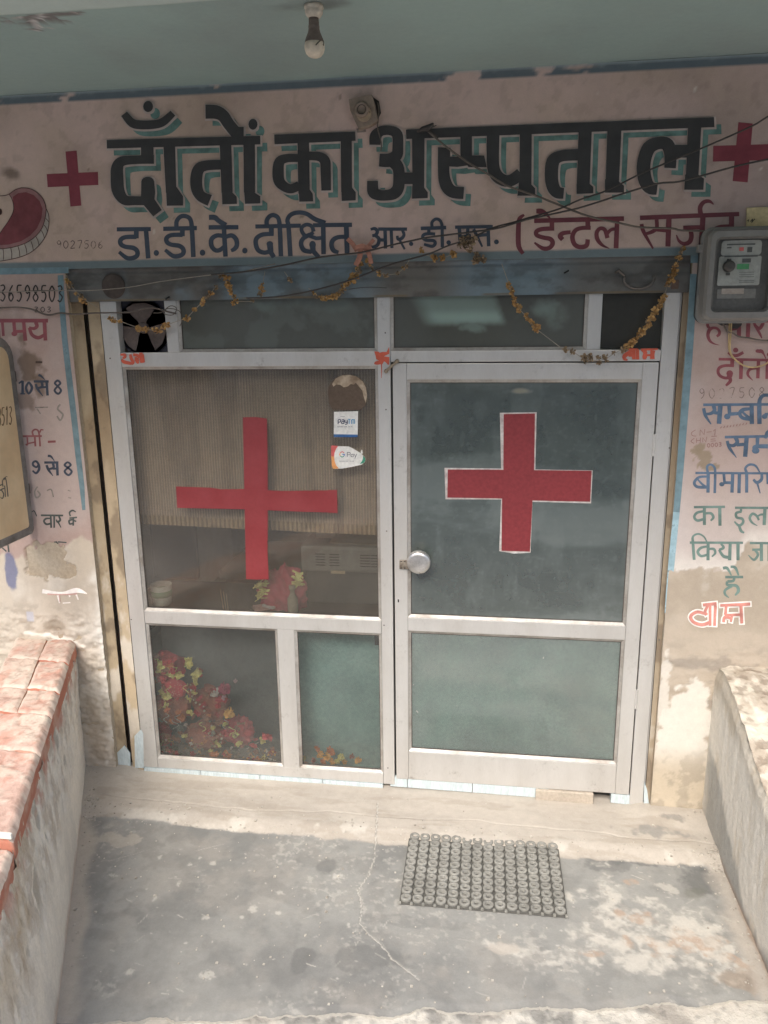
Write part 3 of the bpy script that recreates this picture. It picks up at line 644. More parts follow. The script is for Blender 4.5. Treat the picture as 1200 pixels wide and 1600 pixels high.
ik.L((855, 160, 38), (862, 378, 38)); ik.S((850, 250, 32), (790, 254, 34), (750, 278, 36), (740, 318, 36), (757, 358, 36), (795, 372, 28))
ik.build('painted_lettering', NAVY, wall)
ik = Ink(*F3); ik.L((155, 240, 26), (380, 240, 26)); ik.S((95, 242, 20), (128, 236, 26), (148, 258, 28), (135, 285, 26), (108, 292, 24)); ik.S((132, 290, 26), (160, 315, 28), (155, 355, 28), (128, 378, 26), (92, 378, 18)); ik.L((150, 325, 26), (210, 325, 26)); ik.L((208, 245, 28), (212, 392, 26)); ik.L((256, 245, 26), (262, 388, 24)); ik.S((345, 250, 24), (356, 285, 24), (338, 312, 26), (310, 318, 24), (303, 292, 20)); ik.L((318, 318, 20), (362, 398, 16)); ik.dot(412, 355, 17)
ik.L((487, 235, 28), (686, 228, 28)); ik.S((578, 232, 24), (574, 190, 24), (600, 163, 24), (632, 168, 24), (652, 205, 24), (655, 290, 26), (656, 382, 26)); ik.L((550, 240, 26), (550, 275, 26)); ik.S((600, 278, 24), (525, 278, 26), (502, 300, 26), (525, 325, 26), (585, 330, 26), (600, 352, 26), (575, 374, 26), (512, 358, 20)); ik.dot(705, 345, 18)
ik.L((755, 225, 26), (1050, 221, 26)); ik.L((788, 230, 30), (795, 330, 28)); ik.L((855, 228, 26), (852, 300, 26)); ik.L((795, 300, 24), (880, 290, 24)); ik.S((900, 240, 26), (925, 290, 24), (968, 378, 14)); ik.L((930, 290, 26), (1015, 282, 26)); ik.L((1013, 225, 28), (1018, 374, 28)); ik.dot(1078, 340, 19)
ik.build('painted_lettering', NAVY, wall)
ik = Ink(*F4); ik.S((195, 178, 18), (158, 212, 34), (150, 300, 38), (152, 420, 38), (186, 482, 28))
ik.L((273, 225, 36), (975, 208, 36)); ik.L((412, 225, 36), (412, 290, 36)); ik.S((430, 285, 34), (335, 290, 34), (292, 308, 34), (295, 338, 34), (345, 356, 34), (400, 368, 36), (418, 400, 36), (392, 436, 34), (340, 440, 32), (275, 395, 14)); ik.S((290, 150, 34), (325, 152, 44), (362, 168, 30), (398, 206, 10))
ik.S((558, 314, 30), (500, 322, 34), (476, 345, 38), (496, 372, 36)); ik.L((692, 222, 38), (692, 285, 38)); ik.S((715, 280, 32), (642, 282, 32), (594, 302, 34), (572, 350, 36), (588, 408, 36), (632, 430, 36), (682, 418, 36), (692, 370, 34))
ik.L((922, 215, 36), (913, 440, 38)); ik.S((860, 441, 5), (805, 415, 24), (768, 370, 34), (762, 318, 32), (788, 286, 30), (825, 296, 32), (846, 360, 34)); ik.S((840, 330, 28), (872, 296, 26), (912, 288, 26))
ik.build('painted_lettering', MAROON, wall)
ik = Ink(*F5); ik.L((200, 252, 36), (975, 222, 34)); ik.S((330, 265, 30), (330, 330, 30), (292, 362, 30), (240, 378, 22)); ik.S((212, 300, 30), (228, 360, 30), (302, 492, 14)); ik.L((325, 340, 36), (405, 348, 36)); ik.L((426, 260, 42), (418, 476, 40))
ik.S((676, 230, 38), (670, 172, 36), (698, 130, 32), (742, 122, 26), (775, 147, 8)); ik.L((692, 240, 42), (678, 476, 40)); ik.L((538, 330, 34), (690, 325, 34)); ik.S((592, 340, 34), (602, 392, 36), (588, 438, 36), (545, 455, 30), (505, 432, 22), (484, 385, 8)); ik.L((916, 230, 40), (914, 330, 40)); ik.S((915, 318, 30), (830, 322, 32), (782, 344, 32), (760, 380, 34), (775, 430, 34), (800, 455, 26))
ik.build('painted_lettering', MAROON, wall)
PENCIL = paint('faint_pencil', sr(134, 114, 106), .8, .8)
ik = Ink(88, 376, 1); digits(ik, '9027506', 0, 0, 8, 12, 1.3, .35); ik.build('faint_number', PENCIL, wall)
# the picture of an upper denture, mirrored about its own middle
GUM = paint('gum_red_paint', sr(126, 58, 62), .03); GUM2 = paint('gum_pink_paint', sr(150, 104, 100), .05); TOOTH = paint('tooth_paint', sr(176, 164, 148), .0); OUTL = paint('dark_outline_paint', sr(84, 54, 50), .0)
den = (0, 270, 10.667)
outer = [(0, 385), (80, 378), (150, 355), (250, 285), (330, 258), (380, 250), (500, 265), (620, 330), (720, 440), (765, 580), (755, 740), (700, 920), (590, 1060), (430, 1170), (220, 1240), (60, 1264), (0, 1265)]
inner = [(215, 400), (300, 340), (430, 322), (560, 370), (660, 470), (710, 600), (690, 760), (620, 920), (500, 1050), (350, 1140), (150, 1195), (0, 1205), (0, 1010), (60, 920), (130, 810), (200, 700), (225, 620), (215, 480)]
teeth = [(765, 590), (810, 700), (815, 850), (790, 980), (740, 1090), (650, 1210), (550, 1300), (450, 1360), (330, 1405), (190, 1440), (50, 1465), (0, 1472)]
for sg in (1, -1):
    F = lambda pts: [(p[0]*sg,)+tuple(p[1:]) for p in pts]
    pal = [(0, 385), (80, 378), (150, 355), (195, 430), (225, 540), (215, 660), (130, 820), (50, 930), (0, 1010)]
    Ink(*den).poly(F(teeth+[(0, 1265), (60, 1264), (220, 1240), (430, 1170), (590, 1060), (700, 920), (755, 740)])).build('painted_denture_picture', TOOTH, wall, lift=.0005)
    mbp = Ink(*den).poly(F([(150, 355)]+outer[3:]+[(0, 1010), (50, 930), (130, 820), (215, 660), (225, 540), (195, 430)])); mbp.build('painted_denture_picture', GUM2, wall, lift=.0007)
    Ink(*den).poly(F(inner)).build('painted_denture_picture', GUM, wall, lift=.0010)
    ik = Ink(*den); ik.line(F([(x, y, 13) for x, y in outer]), smooth=True); ik.line(F([(x, y, 11) for x, y in teeth]), smooth=True); ik.line(F([(150, 355, 12), (195, 430, 12), (225, 540, 12), (215, 660, 14), (130, 820, 12), (50, 930, 12), (0, 1010, 12)]), smooth=True)
    for a in ((50, 1270, 55, 1450), (180, 1255, 195, 1430), (300, 1225, 330, 1395), (410, 1190, 450, 1360), (515, 1140, 555, 1295), (600, 1065, 650, 1205), (690, 960, 738, 1088), (735, 870, 790, 970), (762, 760, 806, 820)): ik.line(F([(a[0], a[1], 12), ((a[0]+a[2])/2+8, (a[1]+a[3])/2, 10), (a[2], a[3], 10)]), smooth=True)
    ik.dot(2*sg, 650, 34, 55); ik.build('painted_denture_picture', OUTL, wall, lift=.0014)

# ------------------------------------------------------------------ lettering on the two piers
MAR2 = paint('worn_maroon_paint', sr(150, 74, 80), .22); BLU2 = paint('worn_blue_paint', sr(86, 110, 134), .22, .6, .3); BLU3 = paint('dark_blue_paint', sr(72, 82, 98), .15); GRN2 = paint('sea_green_paint', sr(104, 132, 122), .12, .6, .2); SMOKE = paint('smoke_black_paint', sr(70, 64, 60), .35); GREY2 = paint('grey_green_paint', sr(84, 92, 88), .2)
X1 = (1080, 480, 10); R2 = (1020, 490, 6.667); R3 = (1020, 700, 5.333); L1 = (0, 410, 6); L2 = (0, 640, 6)
ik = Ink(*X1); ik.L((240, 240, 44), (1300, 215, 44)); ik.S((255, 245, 46), (262, 300, 46), (300, 332, 36)); ik.S((398, 458, 36), (436, 425, 48), (440, 375, 44), (400, 332, 40), (335, 325, 44), (282, 362, 56), (262, 440, 52), (288, 520, 44), (350, 568, 24), (440, 593, 6))
ik.L((745, 230, 70), (748, 462, 60)); ik.L((610, 240, 56), (615, 345, 56)); ik.L((600, 345, 50), (745, 330, 50)); ik.L((895, 225, 66), (885, 466, 62)); ik.S((1125, 190, 44), (1118, 260, 52), (1070, 330, 54), (1010, 300, 50), (975, 225, 34)); ik.S((1020, 320, 44), (1075, 420, 38), (1105, 486, 14))
ik.build('painted_lettering', MAR2, wall)
ik = Ink(*X1); ik.L((430, 812, 42), (1300, 828, 42)); ik.L((640, 815, 60), (640, 918, 60)); ik.S((668, 915, 44), (530, 913, 46), (442, 945, 48), (420, 1010, 48), (452, 1072, 46), (530, 1106, 46), (610, 1095, 52)); ik.dot(602, 1035, 52, 50); ik.L((604, 1040, 96), (600, 1090, 80)); ik.S((598, 1090, 60), (612, 1150, 54), (570, 1200, 44), (540, 1225, 30)); ik.L((786, 830, 60), (774, 1122, 56))
ik.S((572, 712, 24), (640, 752, 48), (725, 752, 50), (815, 705, 46)); ik.dot(695, 670, 42, 38); ik.L((1052, 830, 54), (1040, 1112, 54)); ik.S((1045, 955, 32), (935, 963, 42), (888, 1010, 46), (892, 1070, 36), (965, 1145, 8)); ik.dot(1040, 685, 36, 28); ik.S((1050, 690, 56), (1100, 690, 56), (1135, 735, 26), (1165, 800, 16)); ik.L((1192, 830, 52), (1182, 1122, 48)); ik.dot(1215, 740, 34, 32)
ik.build('painted_lettering', MAR2, wall)
ik = Ink(*R2); digits(ik, '9027508', 480, 780, 62, 105, 7, .68, -2); ik.build('pencil_number', PENCIL, wall)
ik = Ink(*R2); ik.L((525, 950, 28), (1300, 945, 28)); ik.S((632, 955, 42), (642, 1010, 40), (600, 1042, 32), (535, 1045, 24)); ik.S((530, 985, 34), (548, 1060, 34), (607, 1152, 12)); ik.L((640, 1032, 34), (705, 1040, 34)); ik.L((704, 955, 50), (690, 1148, 48)); ik.L((795, 955, 40), (800, 1050, 36)); ik.dot(776, 1072, 34, 30); ik.L((790, 1048, 38), (905, 1040, 34))
ik.S((1010, 992, 30), (940, 1002, 40), (905, 1040, 38), (935, 1086, 36), (1020, 1100, 40)); ik.S((920, 1010, 20), (960, 1050, 26), (1010, 1090, 30)); ik.L((1030, 955, 44), (1032, 1150, 46)); ik.S((1112, 1150, 46), (1110, 960, 46), (1118, 890, 40), (1155, 852, 36), (1215, 850, 34)); ik.dot(1165, 1072, 30, 26); ik.L((1165, 1050, 30), (1240, 1045, 30))
ik.build('painted_lettering', BLU2, wall)
ik = Ink(*R2); ik.S((445, 1212, 6), (405, 1240, 6), (412, 1270, 6), (452, 1276, 6)); ik.L((490, 1270, 6), (495, 1210, 6), (535, 1262, 6), (542, 1203, 6)); ik.L((560, 1236, 6), (612, 1230, 6)); ik.L((630, 1225, 7), (652, 1205, 7), (645, 1270, 8)); ik.L((610, 1279, 6), (668, 1276, 6))
ik.S((432, 1298, 6), (398, 1330, 6), (430, 1352, 6)); ik.L((456, 1300, 6), (454, 1346, 6)); ik.L((455, 1325, 6), (496, 1320, 6)); ik.L((496, 1292, 6), (494, 1346, 6)); ik.L((520, 1340, 6), (521, 1293, 6), (553, 1336, 6), (562, 1283, 6)); ik.L((602, 1310, 6), (652, 1305, 6)); ik.L((602, 1329, 6), (656, 1325, 6)); digits(ik, '0003', 566, 1352, 30, 40, 7, .35, -3)
for k in range(9): ik.L((705+k*33, 1196-k*5, 9), (716+k*33, 1176-k*5, 6))
ik.build('pencil_number', paint('red_pencil', sr(150, 104, 100), .35), wall)
ik = Ink(*R2); ik.L((750, 1287, 28), (1300, 1276, 28)); ik.S((862, 1290, 44), (880, 1340, 40), (835, 1376, 34), (775, 1358, 22)); ik.S((775, 1325, 30), (800, 1400, 34), (872, 1500, 8)); ik.L((875, 1368, 34), (950, 1362, 34)); ik.L((978, 1290, 46), (962, 1492, 46)); ik.dot(1072, 1428, 40, 32); ik.S((1050, 1410, 30), (1072, 1385, 40), (1200, 1382, 46)); ik.L((1092, 1290, 40), (1088, 1380, 34)); ik.S((1170, 1300, 30), (1195, 1240, 40), (1240, 1225, 30)); ik.L((1230, 1290, 40), (1225, 1490, 44))
ik.build('painted_lettering', BLU2, wall)
ik = Ink(*R3); ik.L((355, 208, 19), (1100, 212, 19)); ik.S((455, 238, 18), (385, 244, 22), (346, 288, 24), (372, 324, 24), (455, 326, 26)); ik.S((375, 262, 14), (410, 300, 18), (440, 322, 20)); ik.L((462, 210, 28), (460, 372, 28)); ik.S((460, 210, 22), (452, 158, 20), (480, 137, 18), (513, 160, 20), (520, 215, 22), (516, 376, 22)); ik.L((592, 215, 24), (598, 290, 22)); ik.dot(575, 302, 22, 18); ik.L((590, 288, 24), (665, 290, 24)); ik.L((666, 215, 28), (660, 372, 28)); ik.L((722, 215, 28), (718, 376, 28))
ik.S((782, 372, 26), (782, 220, 26), (772, 168, 20), (808, 138, 20), (858, 150, 18), (892, 205, 12)); ik.S((908, 218, 22), (906, 262, 26), (868, 288, 26), (838, 262, 20)); ik.S((868, 285, 20), (895, 378, 8)); ik.L((955, 215, 22), (960, 300, 24))
ik.build('painted_lettering', BLU2, wall)
ik = Ink(*R3); ik.L((342, 493, 20), (602, 490, 20)); ik.L((430, 495, 26), (430, 642, 26)); ik.S((425, 527, 20), (368, 540, 22), (346, 575, 22), (372, 604, 22), (430, 590, 22)); ik.S((435, 545, 20), (485, 545, 22), (505, 578, 22), (482, 606, 14)); ik.L((558, 495, 28), (560, 648, 26)); ik.L((685, 498, 20), (1100, 500, 20)); ik.L((735, 500, 20), (735, 530, 20)); ik.S((740, 530, 20), (696, 542, 22), (700, 578, 22), (745, 590, 22), (752, 622, 22), (718, 646, 22), (680, 612, 12)); ik.S((718, 640, 22), (735, 690, 24), (762, 706, 14)); ik.L((935, 500, 28), (928, 642, 28)); ik.S((872, 648, 6), (828, 622, 18), (808, 582, 22), (832, 548, 22), (866, 566, 20), (884, 602, 18)); ik.S((868, 572, 14), (900, 555, 18), (930, 556, 18))
ik.build('painted_lettering', GRN2, wall)
ik = Ink(*R3); ik.L((308, 788, 20), (752, 790, 20)); ik.S((345, 932, 24), (335, 795, 24), (335, 738, 18), (378, 716, 16), (425, 738, 14), (450, 782, 12)); ik.L((461, 795, 26), (460, 936, 26)); ik.S((455, 820, 18), (402, 832, 22), (375, 866, 24), (402, 900, 22), (458, 888, 20)); ik.S((462, 842, 18), (508, 842, 22), (520, 875, 20), (492, 906, 12)); ik.S((568, 798, 18), (590, 830, 22), (552, 850, 22)); ik.S((552, 848, 20), (590, 902, 26), (645, 912, 26)); ik.L((645, 795, 26), (640, 936, 28)); ik.L((710, 795, 28), (710, 936, 26))
ik.L((808, 792, 20), (1100, 794, 20)); ik.L((905, 795, 28), (905, 942, 28)); ik.L((828, 848, 20), (905, 846, 20)); ik.S((852, 850, 20), (876, 890, 22), (842, 932, 20), (796, 892, 8)); ik.L((970, 795, 28), (968, 942, 26))
ik.L((603, 1076, 22), (753, 1075, 22)); ik.S((585, 1002, 24), (620, 1002, 24), (655, 1062, 10)); ik.S((648, 990, 20), (688, 998, 24), (715, 1062, 14)); ik.S((680, 1085, 22), (668, 1108, 22), (622, 1112, 24)); ik.S((622, 1112, 22), (622, 1140, 22), (695, 1148, 26), (714, 1190, 26), (686, 1228, 14)); ik.S((660, 1150, 22), (606, 1182, 22), (602, 1218, 20), (635, 1248, 8))
ik.build('painted_lettering', GRN2, wall)
Ink(*R3).L((850, 1065, 9), (795, 1222, 6)).build('painted_lettering', GREY2, wall)
ik = Ink(*R3); ik.L((418, 1308, 24), (532, 1296, 26)); ik.S((460, 1310, 22), (436, 1362, 24), (450, 1392, 26)); ik.S((450, 1385, 22), (370, 1366, 26), (316, 1402, 28), (340, 1450, 26), (410, 1472, 28), (470, 1455, 28)); ik.L((478, 1310, 22), (478, 1480, 22)); ik.L((522, 1310, 24), (515, 1482, 24)); ik.L((562, 1312, 22), (812, 1300, 26)); ik.L((612, 1320, 22), (605, 1390, 24)); ik.S((590, 1452, 26), (600, 1410, 22), (660, 1420, 22)); ik.L((600, 1392, 20), (742, 1388, 22)); ik.L((660, 1400, 20), (650, 1450, 18)); ik.L((735, 1310, 26), (742, 1462, 26))
ik.build('lettering_outline', paint('lime_outline', sr(240, 236, 226), .1), wall, lift=.0022, grow=2.2)
ik.build('painted_lettering', paint('worn_red_paint', sr(206, 128, 112), .25, .7, .3), wall, lift=.0060)
# left pier
ik = Ink(*L1); digits(ik, '336598503', -78, 212, 56, 148, 13, .37, 1); ik.build('painted_number', SMOKE, wall)
ik = Ink(*L1); digits(ik, '303', 320, 418, 40, 48, 7, .5, 0); ik.build('painted_number', paint('faded_black', sr(90, 82, 78), .6), wall)
ik = Ink(*L1); ik.L((-200, 546, 36), (450, 546, 36)); ik.L((-20, 560, 30), (-10, 720, 30)); ik.L((22, 560, 26), (32, 690, 26)); ik.L((130, 560, 32), (138, 650, 32)); ik.dot(135, 668, 28, 24); ik.L((135, 648, 30), (225, 645, 26)); ik.L((222, 560, 32), (238, 735, 36)); ik.S((335, 560, 36), (346, 598, 34), (318, 620, 30), (272, 610, 22)); ik.S((275, 612, 30), (300, 678, 32), (358, 706, 34), (415, 680, 30)); ik.L((416, 560, 36), (426, 732, 34))
ik.build('painted_lettering', MAR2, wall)
ik = Ink(*L1); ik.L((333, 935, 20), (396, 936, 18)); ik.build('painted_lettering', paint('brown_dash', sr(90, 72, 64), .1), wall)
ik = Ink(*L1); ik.L((212, 1110, 24), (212, 1235, 24)); ik.L((175, 1135, 14), (212, 1110, 18)); ik.L((190, 1232, 12), (236, 1232, 12)); ik.S((270, 1120, 18), (244, 1175, 24), (270, 1230, 18), (300, 1175, 26), (270, 1120, 18)); ik.L((316, 1116, 22), (456, 1116, 22)); ik.S((392, 1125, 24), (394, 1165, 24), (345, 1180, 18)); ik.S((335, 1140, 20), (352, 1185, 24), (402, 1253, 6)); ik.L((390, 1172, 18), (438, 1168, 20)); ik.L((436, 1118, 24), (446, 1248, 24)); ik.S((360, 1055, 24), (385, 1066, 20), (422, 1102, 5))
ik.S((541, 1160, 18), (515, 1132, 20), (540, 1108, 20), (566, 1132, 20), (541, 1160, 18), (512, 1200, 20), (545, 1232, 20), (572, 1200, 20), (541, 1160, 18)); ik.L((118, 1130, 16), (140, 1132, 16)); ik.L((128, 1130, 12), (132, 1180, 12)); ik.build('painted_lettering', BLU3, wall)
GH = paint('ghost_of_old_lettering', sr(152, 144, 134), .5)
ik = Ink(*L1); ik.S((565, 1330, 16), (540, 1370, 16), (565, 1400, 16), (590, 1430, 16), (565, 1480, 16), (535, 1440, 16)); ik.L((330, 1360, 12), (450, 1358, 12)); ik.L((345, 1370, 14), (380, 1420, 10)); ik.build('painted_lettering', GH, wall)
ik = Ink(*L2); ik.L((180, 250, 18), (392, 248, 18)); ik.S((312, 246, 16), (304, 205, 16), (335, 186, 16), (364, 215, 16), (376, 345, 16)); ik.S((374, 215, 14), (384, 190, 14), (408, 192, 10)); ik.L((256, 260, 16), (260, 325, 14)); ik.dot(252, 328, 14, 10); ik.L((255, 320, 14), (325, 305, 14)); ik.L((326, 258, 18), (332, 345, 18)); ik.L((448, 302, 22), (522, 299, 20)); ik.build('painted_lettering', paint('worn_red_paint_small', sr(160, 92, 92), .2), wall)
ik = Ink(*L2); ik.S((362, 520, 22), (340, 540, 18), (310, 520, 20), (312, 495, 20), (338, 485, 20), (362, 515, 22), (366, 560, 24), (338, 596, 20), (305, 572, 16)); ik.L((415, 496, 22), (548, 496, 22)); ik.S((497, 505, 24), (500, 545, 24), (445, 560, 16)); ik.S((436, 520, 22), (455, 565, 24), (497, 622, 6)); ik.L((495, 555, 18), (540, 553, 20)); ik.L((535, 500, 24), (540, 618, 24)); ik.S((448, 434, 22), (478, 440, 20), (512, 485, 5)); ik.S((637, 545, 18), (606, 520, 20), (634, 494, 18), (662, 518, 20), (637, 545, 18), (606, 580, 20), (642, 614, 20), (672, 580, 20), (637, 545, 18)); ik.build('painted_lettering', BLU3, wall)
ik = Ink(*L2); ik.S((352, 722, 14), (325, 770, 14), (340, 825, 16), (376, 800, 16), (350, 760, 14)); ik.S((440, 760, 12), (480, 750, 14), (500, 820, 12)); ik.L((635, 755, 10), (660, 765, 10)); ik.L((640, 825, 10), (668, 830, 12)); ik.build('painted_lettering', GH, wall)
ik = Ink(*L2); ik.L((384, 991, 17), (592, 993, 17)); ik.S((470, 1020, 14), (432, 1022, 18), (412, 1046, 18), (434, 1074, 18), (476, 1068, 18)); ik.L((475, 1000, 18), (480, 1108, 18)); ik.L((508, 1000, 18), (508, 1108, 16)); ik.S((552, 1000, 16), (564, 1036, 20), (538, 1052, 18), (528, 1030, 12)); ik.L((542, 1050, 18), (572, 1106, 8)); ik.L((650, 1018, 14), (722, 1010, 14)); ik.L((688, 1010, 16), (686, 1088, 16)); ik.S((688, 1030, 14), (650, 1040, 18), (655, 1072, 16), (686, 1064, 14)); ik.S((660, 1000, 14), (652, 965, 16), (680, 946, 16), (712, 960, 8)); ik.L((690, 1040, 14), (715, 1048, 14)); ik.S((345, 1000, 10), (320, 950, 10), (300, 960, 8)); ik.build('painted_lettering', GREY2, wall)
ik = Ink(*L2); ik.L((508, 1242, 10), (535, 1240, 12)); ik.L((545, 1240, 12), (624, 1246, 10)); ik.L((530, 1245, 12), (545, 1258, 8)); ik.L((15, 1290, 12), (60, 1330, 14)); ik.L((75, 1270, 16), (82, 1335, 14)); ik.build('painted_lettering', GREY2, wall)
ik = Ink(0, 860, 5); ik.S((330, 318, 34), (420, 332, 26), (500, 335, 26), (600, 312, 38), (680, 338, 8)); ik.L((448, 335, 18), (466, 412, 10)); ik.L((595, 345, 14), (612, 385, 10)); ik.L((540, 335, 16), (545, 365, 12)); ik.L((490, 412, 10), (550, 408, 8)); ik.build('lettering_outline', paint('lime_wash_marks', sr(240, 232, 222), .2), wall, lift=.0022)
ik = Ink(0, 860, 5); ik.S((370, 342, 12), (430, 345, 10), (520, 345, 10), (600, 338, 12)); ik.L((462, 350, 8), (468, 400, 8)); ik.build('painted_lettering', paint('ghost_red', sr(206, 160, 146), .4), wall, lift=.0034)

# ------------------------------------------------------------------ aluminium shop front
def grimy(m, c=(.16, .13, .10)):
    t = m.node_tree; b = t.nodes['Principled BSDF']; src = b.inputs['Base Color'].links[0].from_socket; g = t.nodes.new('ShaderNodeNewGeometry')
    n1 = noise(t, 9, 8, g.outputs['Position'], .7); n2 = noise(t, 45, 6, g.outputs['Position'], .75); ml = t.nodes.new('ShaderNodeMath'); ml.operation = 'MULTIPLY'
    t.links.new(ramp(t, n1.outputs[0], .54, .78), ml.inputs[0]); t.links.new(ramp(t, n2.outputs[0], .48, .66), ml.inputs[1])
    t.links.new(mixn(t, ml.outputs[0], src, c), b.inputs['Base Color']); return m
M_alu = pm('aluminium', sr(208, 205, 198), .36, .35, c2=sr(184, 178, 168), vs=3, amt=.5, fs=60, fine=.025, bp=.12, bd=.0006, spec=.5, stretch=(3, 3, .8))
grimy(M_alu)
M_bead = pm('aluminium_bead', sr(182, 177, 168), .45, .25, c2=sr(140, 128, 114), vs=9, amt=.8, bp=.1, spec=.5)
grimy(M_bead)
M_rubber = pm('black_gasket', sr(40, 38, 36), .8)
M_dark = pm('dark_steel', sr(58, 54, 52), .6, .3, c2=sr(74, 58, 46))
def member(name, par, x0, x1, z0, z1, y0=0.0, y1=.045):
    MB().box(x0, x1, y0, y1, z0, z1, .0022).obj(name, M_alu, par)
def bead(par, x0, x1, z0, z1, w=.011, yf=.004, yb=.017):
    mb = MB()
    o = [(x0, z0), (x1, z0), (x1, z1), (x0, z1)]; i = [(x0+w, z0+w), (x1-w, z0+w), (x1-w, z1-w), (x0+w, z1-w)]
    for k in range(4):
        a, b, c, d = o[k], o[(k+1) % 4], i[(k+1) % 4], i[k]
        mb.quad((a[0], yf, a[1]), (b[0], yf, b[1]), (c[0], yb-.006, c[1]), (d[0], yb-.006, d[1]))
        mb.quad((d[0], yb-.006, d[1]), (c[0], yb-.006, c[1]), (c[0], yb+.002, c[1]), (d[0], yb+.002, d[1]))
    mb.obj('glazing_bead', M_bead, par)
    mb = MB(); g0, g1 = w-.0005, w+.0028; a, b, c, d = x0, x1, z0, z1
    mb.box(a+g0, b-g0, .0135, .0158, c+g0, c+g1).box(a+g0, b-g0, .0135, .0158, d-g1, d-g0).box(a+g0, a+g1, .0135, .0158, c+g1, d-g1).box(b-g1, b-g0, .0135, .0158, c+g1, d-g1); mb.obj('gasket', pm('grey_gasket', sr(96, 88, 80), .9, c2=sr(60, 54, 50), vs=14, amt=.9), par)
win = thing('glazed_partition', 'silver aluminium window partition with dusty panes beside and above the door', 'window', (0.05, 0, 0))
for a in ((-1.0, -.935, -.0, 2.06), (.066, .1128, .0, 2.06), (1.068, 1.12, -.03, 2.06)): member('stile', win, *a)
member('stile', win, 1.1225, 1.128, -.03, 2.06, .012, .05)
for a in ((-.934, .065, .676, .731), (-.934, .065, 1.734, 1.787), (-.934, .065, .0, .046)): member('rail', win, *a, y0=.0012)
member('rail', win, .1138, 1.0672, 1.7475, 1.787, y0=.0012)
member('mullion', win, -.366, -.296, .0465, .6755, .0024); member('mullion', win, -.744, -.698, 1.7875, 2.06, .0024); member('mullion', win, .8125, .860, 1.7875, 2.06, .0024)
for a in ((-.934, .065, .7315, 1.7335), (-.934, -.3665, .0465, .6755), (-.2955, .065, .0465, .6755), (-.6975, .065, 1.7875, 2.05), (.1135, .812, 1.7875, 2.05)): bead(win, *a)
G_win = glassm('dusty_glass', .16, sr(150, 140, 126), (.97, .97, .95), 1.0, .03)
G_low = glassm('dusty_low_glass', .07, sr(170, 172, 164), (.97, .97, .96), 1.0, .05)
G_film = glassm('grey_film_glass', .62, sr(86, 96, 90), (.40, .44, .43), 3.0, .08, vcol=True)
G_teal = glassm('teal_backed_glass', .16, sr(176, 182, 176), (.97, .97, .96), 2.0, .08)
G_film2 = glassm('dark_film_glass', .90, sr(96, 98, 90), (.2, .22, .22), 1.2, .10, vcol=True)
def pane(par, x0, x1, z0, z1, m, y=.016):
    return MB().box(x0, x1, y, y+.004, z0, z1).obj('pane', m, par)
pane(win, -.932, .063, .734, 1.731, G_win); pane(win, -.932, -.369, .049, .673, G_low); pane(win, -.293, .063, .049, .673, G_low)
def pane_v(par, x0, x1, z0, z1, m, fn, y=.016):
    X, Z = xz_grid(x0, x1, z0, z1, .004); C, A = fn(X, Z); return grid_mesh('pane', X, X*0+y, Z, C, m, par, alpha=A)
def wipeL(X, Z):
    A = sm(.52, .66, fbm(X, Z, 9, 6, 601))*.10+blob(X, Z, -.37, 1.955, .14, .03, 602, 1.0, .9, 14)*.35+blob(X, Z, -.10, 1.95, .12, .03, 603, 1.0, .9, 14)*.15
    return np.ones(X.shape+(3,))*np.array(sr(128, 150, 142)), A
def wipeR(X, Z):
    q = fbm(X, Z, 12, 5, 604)
    a = P(650, 470, .016); b = P(775, 510, .016)
    m = sm(a.x-.03, a.x+.05, X+ (1.96-Z)*-.55)*sm(b.x-.01, b.x-.05, X-(1.99-Z)*.5+(q-.5)*.05)*sm(1.868, 1.892, Z+(fbm(X, Z*0, 30, 3, 605)-.5)*.01)
    rim = sm(.035, .0, np.abs(Z-1.905))*.35
    m = m*(.42+rim+.2*q)
    m = np.maximum(m, blob(X, Z, .66, 1.93, .10, .06, 606, .9, .9, 10)*.42); m = np.maximum(m, blob(X, Z, .41, 1.868, .05, .018, 607, .9, .8, 20)*.4)
    return np.ones(X.shape+(3,))*np.array(sr(150, 178, 166)), np.clip(m, 0, 1)
pane_v(win, -.695, .062, 1.79, 2.04, G_film2, wipeL); pane_v(win, .116, .81, 1.79, 2.04, G_film2, wipeR)
pane(win, .8615, 1.067, 1.79, 2.04, glassm('black_glass', .75, sr(74, 73, 66), (.12, .12, .12), .6, .1), .028)
SCR = pm('screw_steel', sr(120, 112, 104), .5, .5)
for px, py in ((205, 968), (600, 977), (603, 640), (604, 830), (172, 560), (606, 1200), (1046, 700), (1030, 1000), (240, 1206), (440, 1216), (602, 520)):
    q = P(px, py, 0); MB().lathe([(0, -.0016), (.0022, -.0012), (.0030, .0)], (q.x, .0, q.z), 'y', 8).obj('screw', SCR, win)
# red tape cross on the large pane
TAPE = pm('red_tape', sr(146, 38, 42), .34, 0, c2=sr(160, 54, 58), vs=9, amt=.7, fs=70, fine=.06, bp=.7, bd=.0016, spec=.6)
fp = lambda y: (lambda px, py, yy: P(px, py, y-(0.0159-yy)*0))
def flat(pts, y, name, mat, par, th=.0006):
    return MB().prism([P(a, b, y) for a, b in pts], (0, -th, 0)).obj(name, mat, par)
flat([(379.5, 652), (400, 651.5), (417, 654), (418, 700), (418.5, 780), (418, 860), (420, 905), (400, 905.5), (384.5, 904.5), (382.5, 800)], .0155, 'tape_strip', TAPE, win)
flat([(275, 760), (330, 762), (345, 764.5), (382, 764), (440, 767), (526, 766), (527, 801), (470, 799.5), (390, 796), (277, 793.5)], .0146, 'tape_strip', TAPE, win)
flat([(513, 765.6), (526.5, 765.4), (527.4, 801.5), (513.5, 801)], .0138, 'tape_strip', TAPE, win)
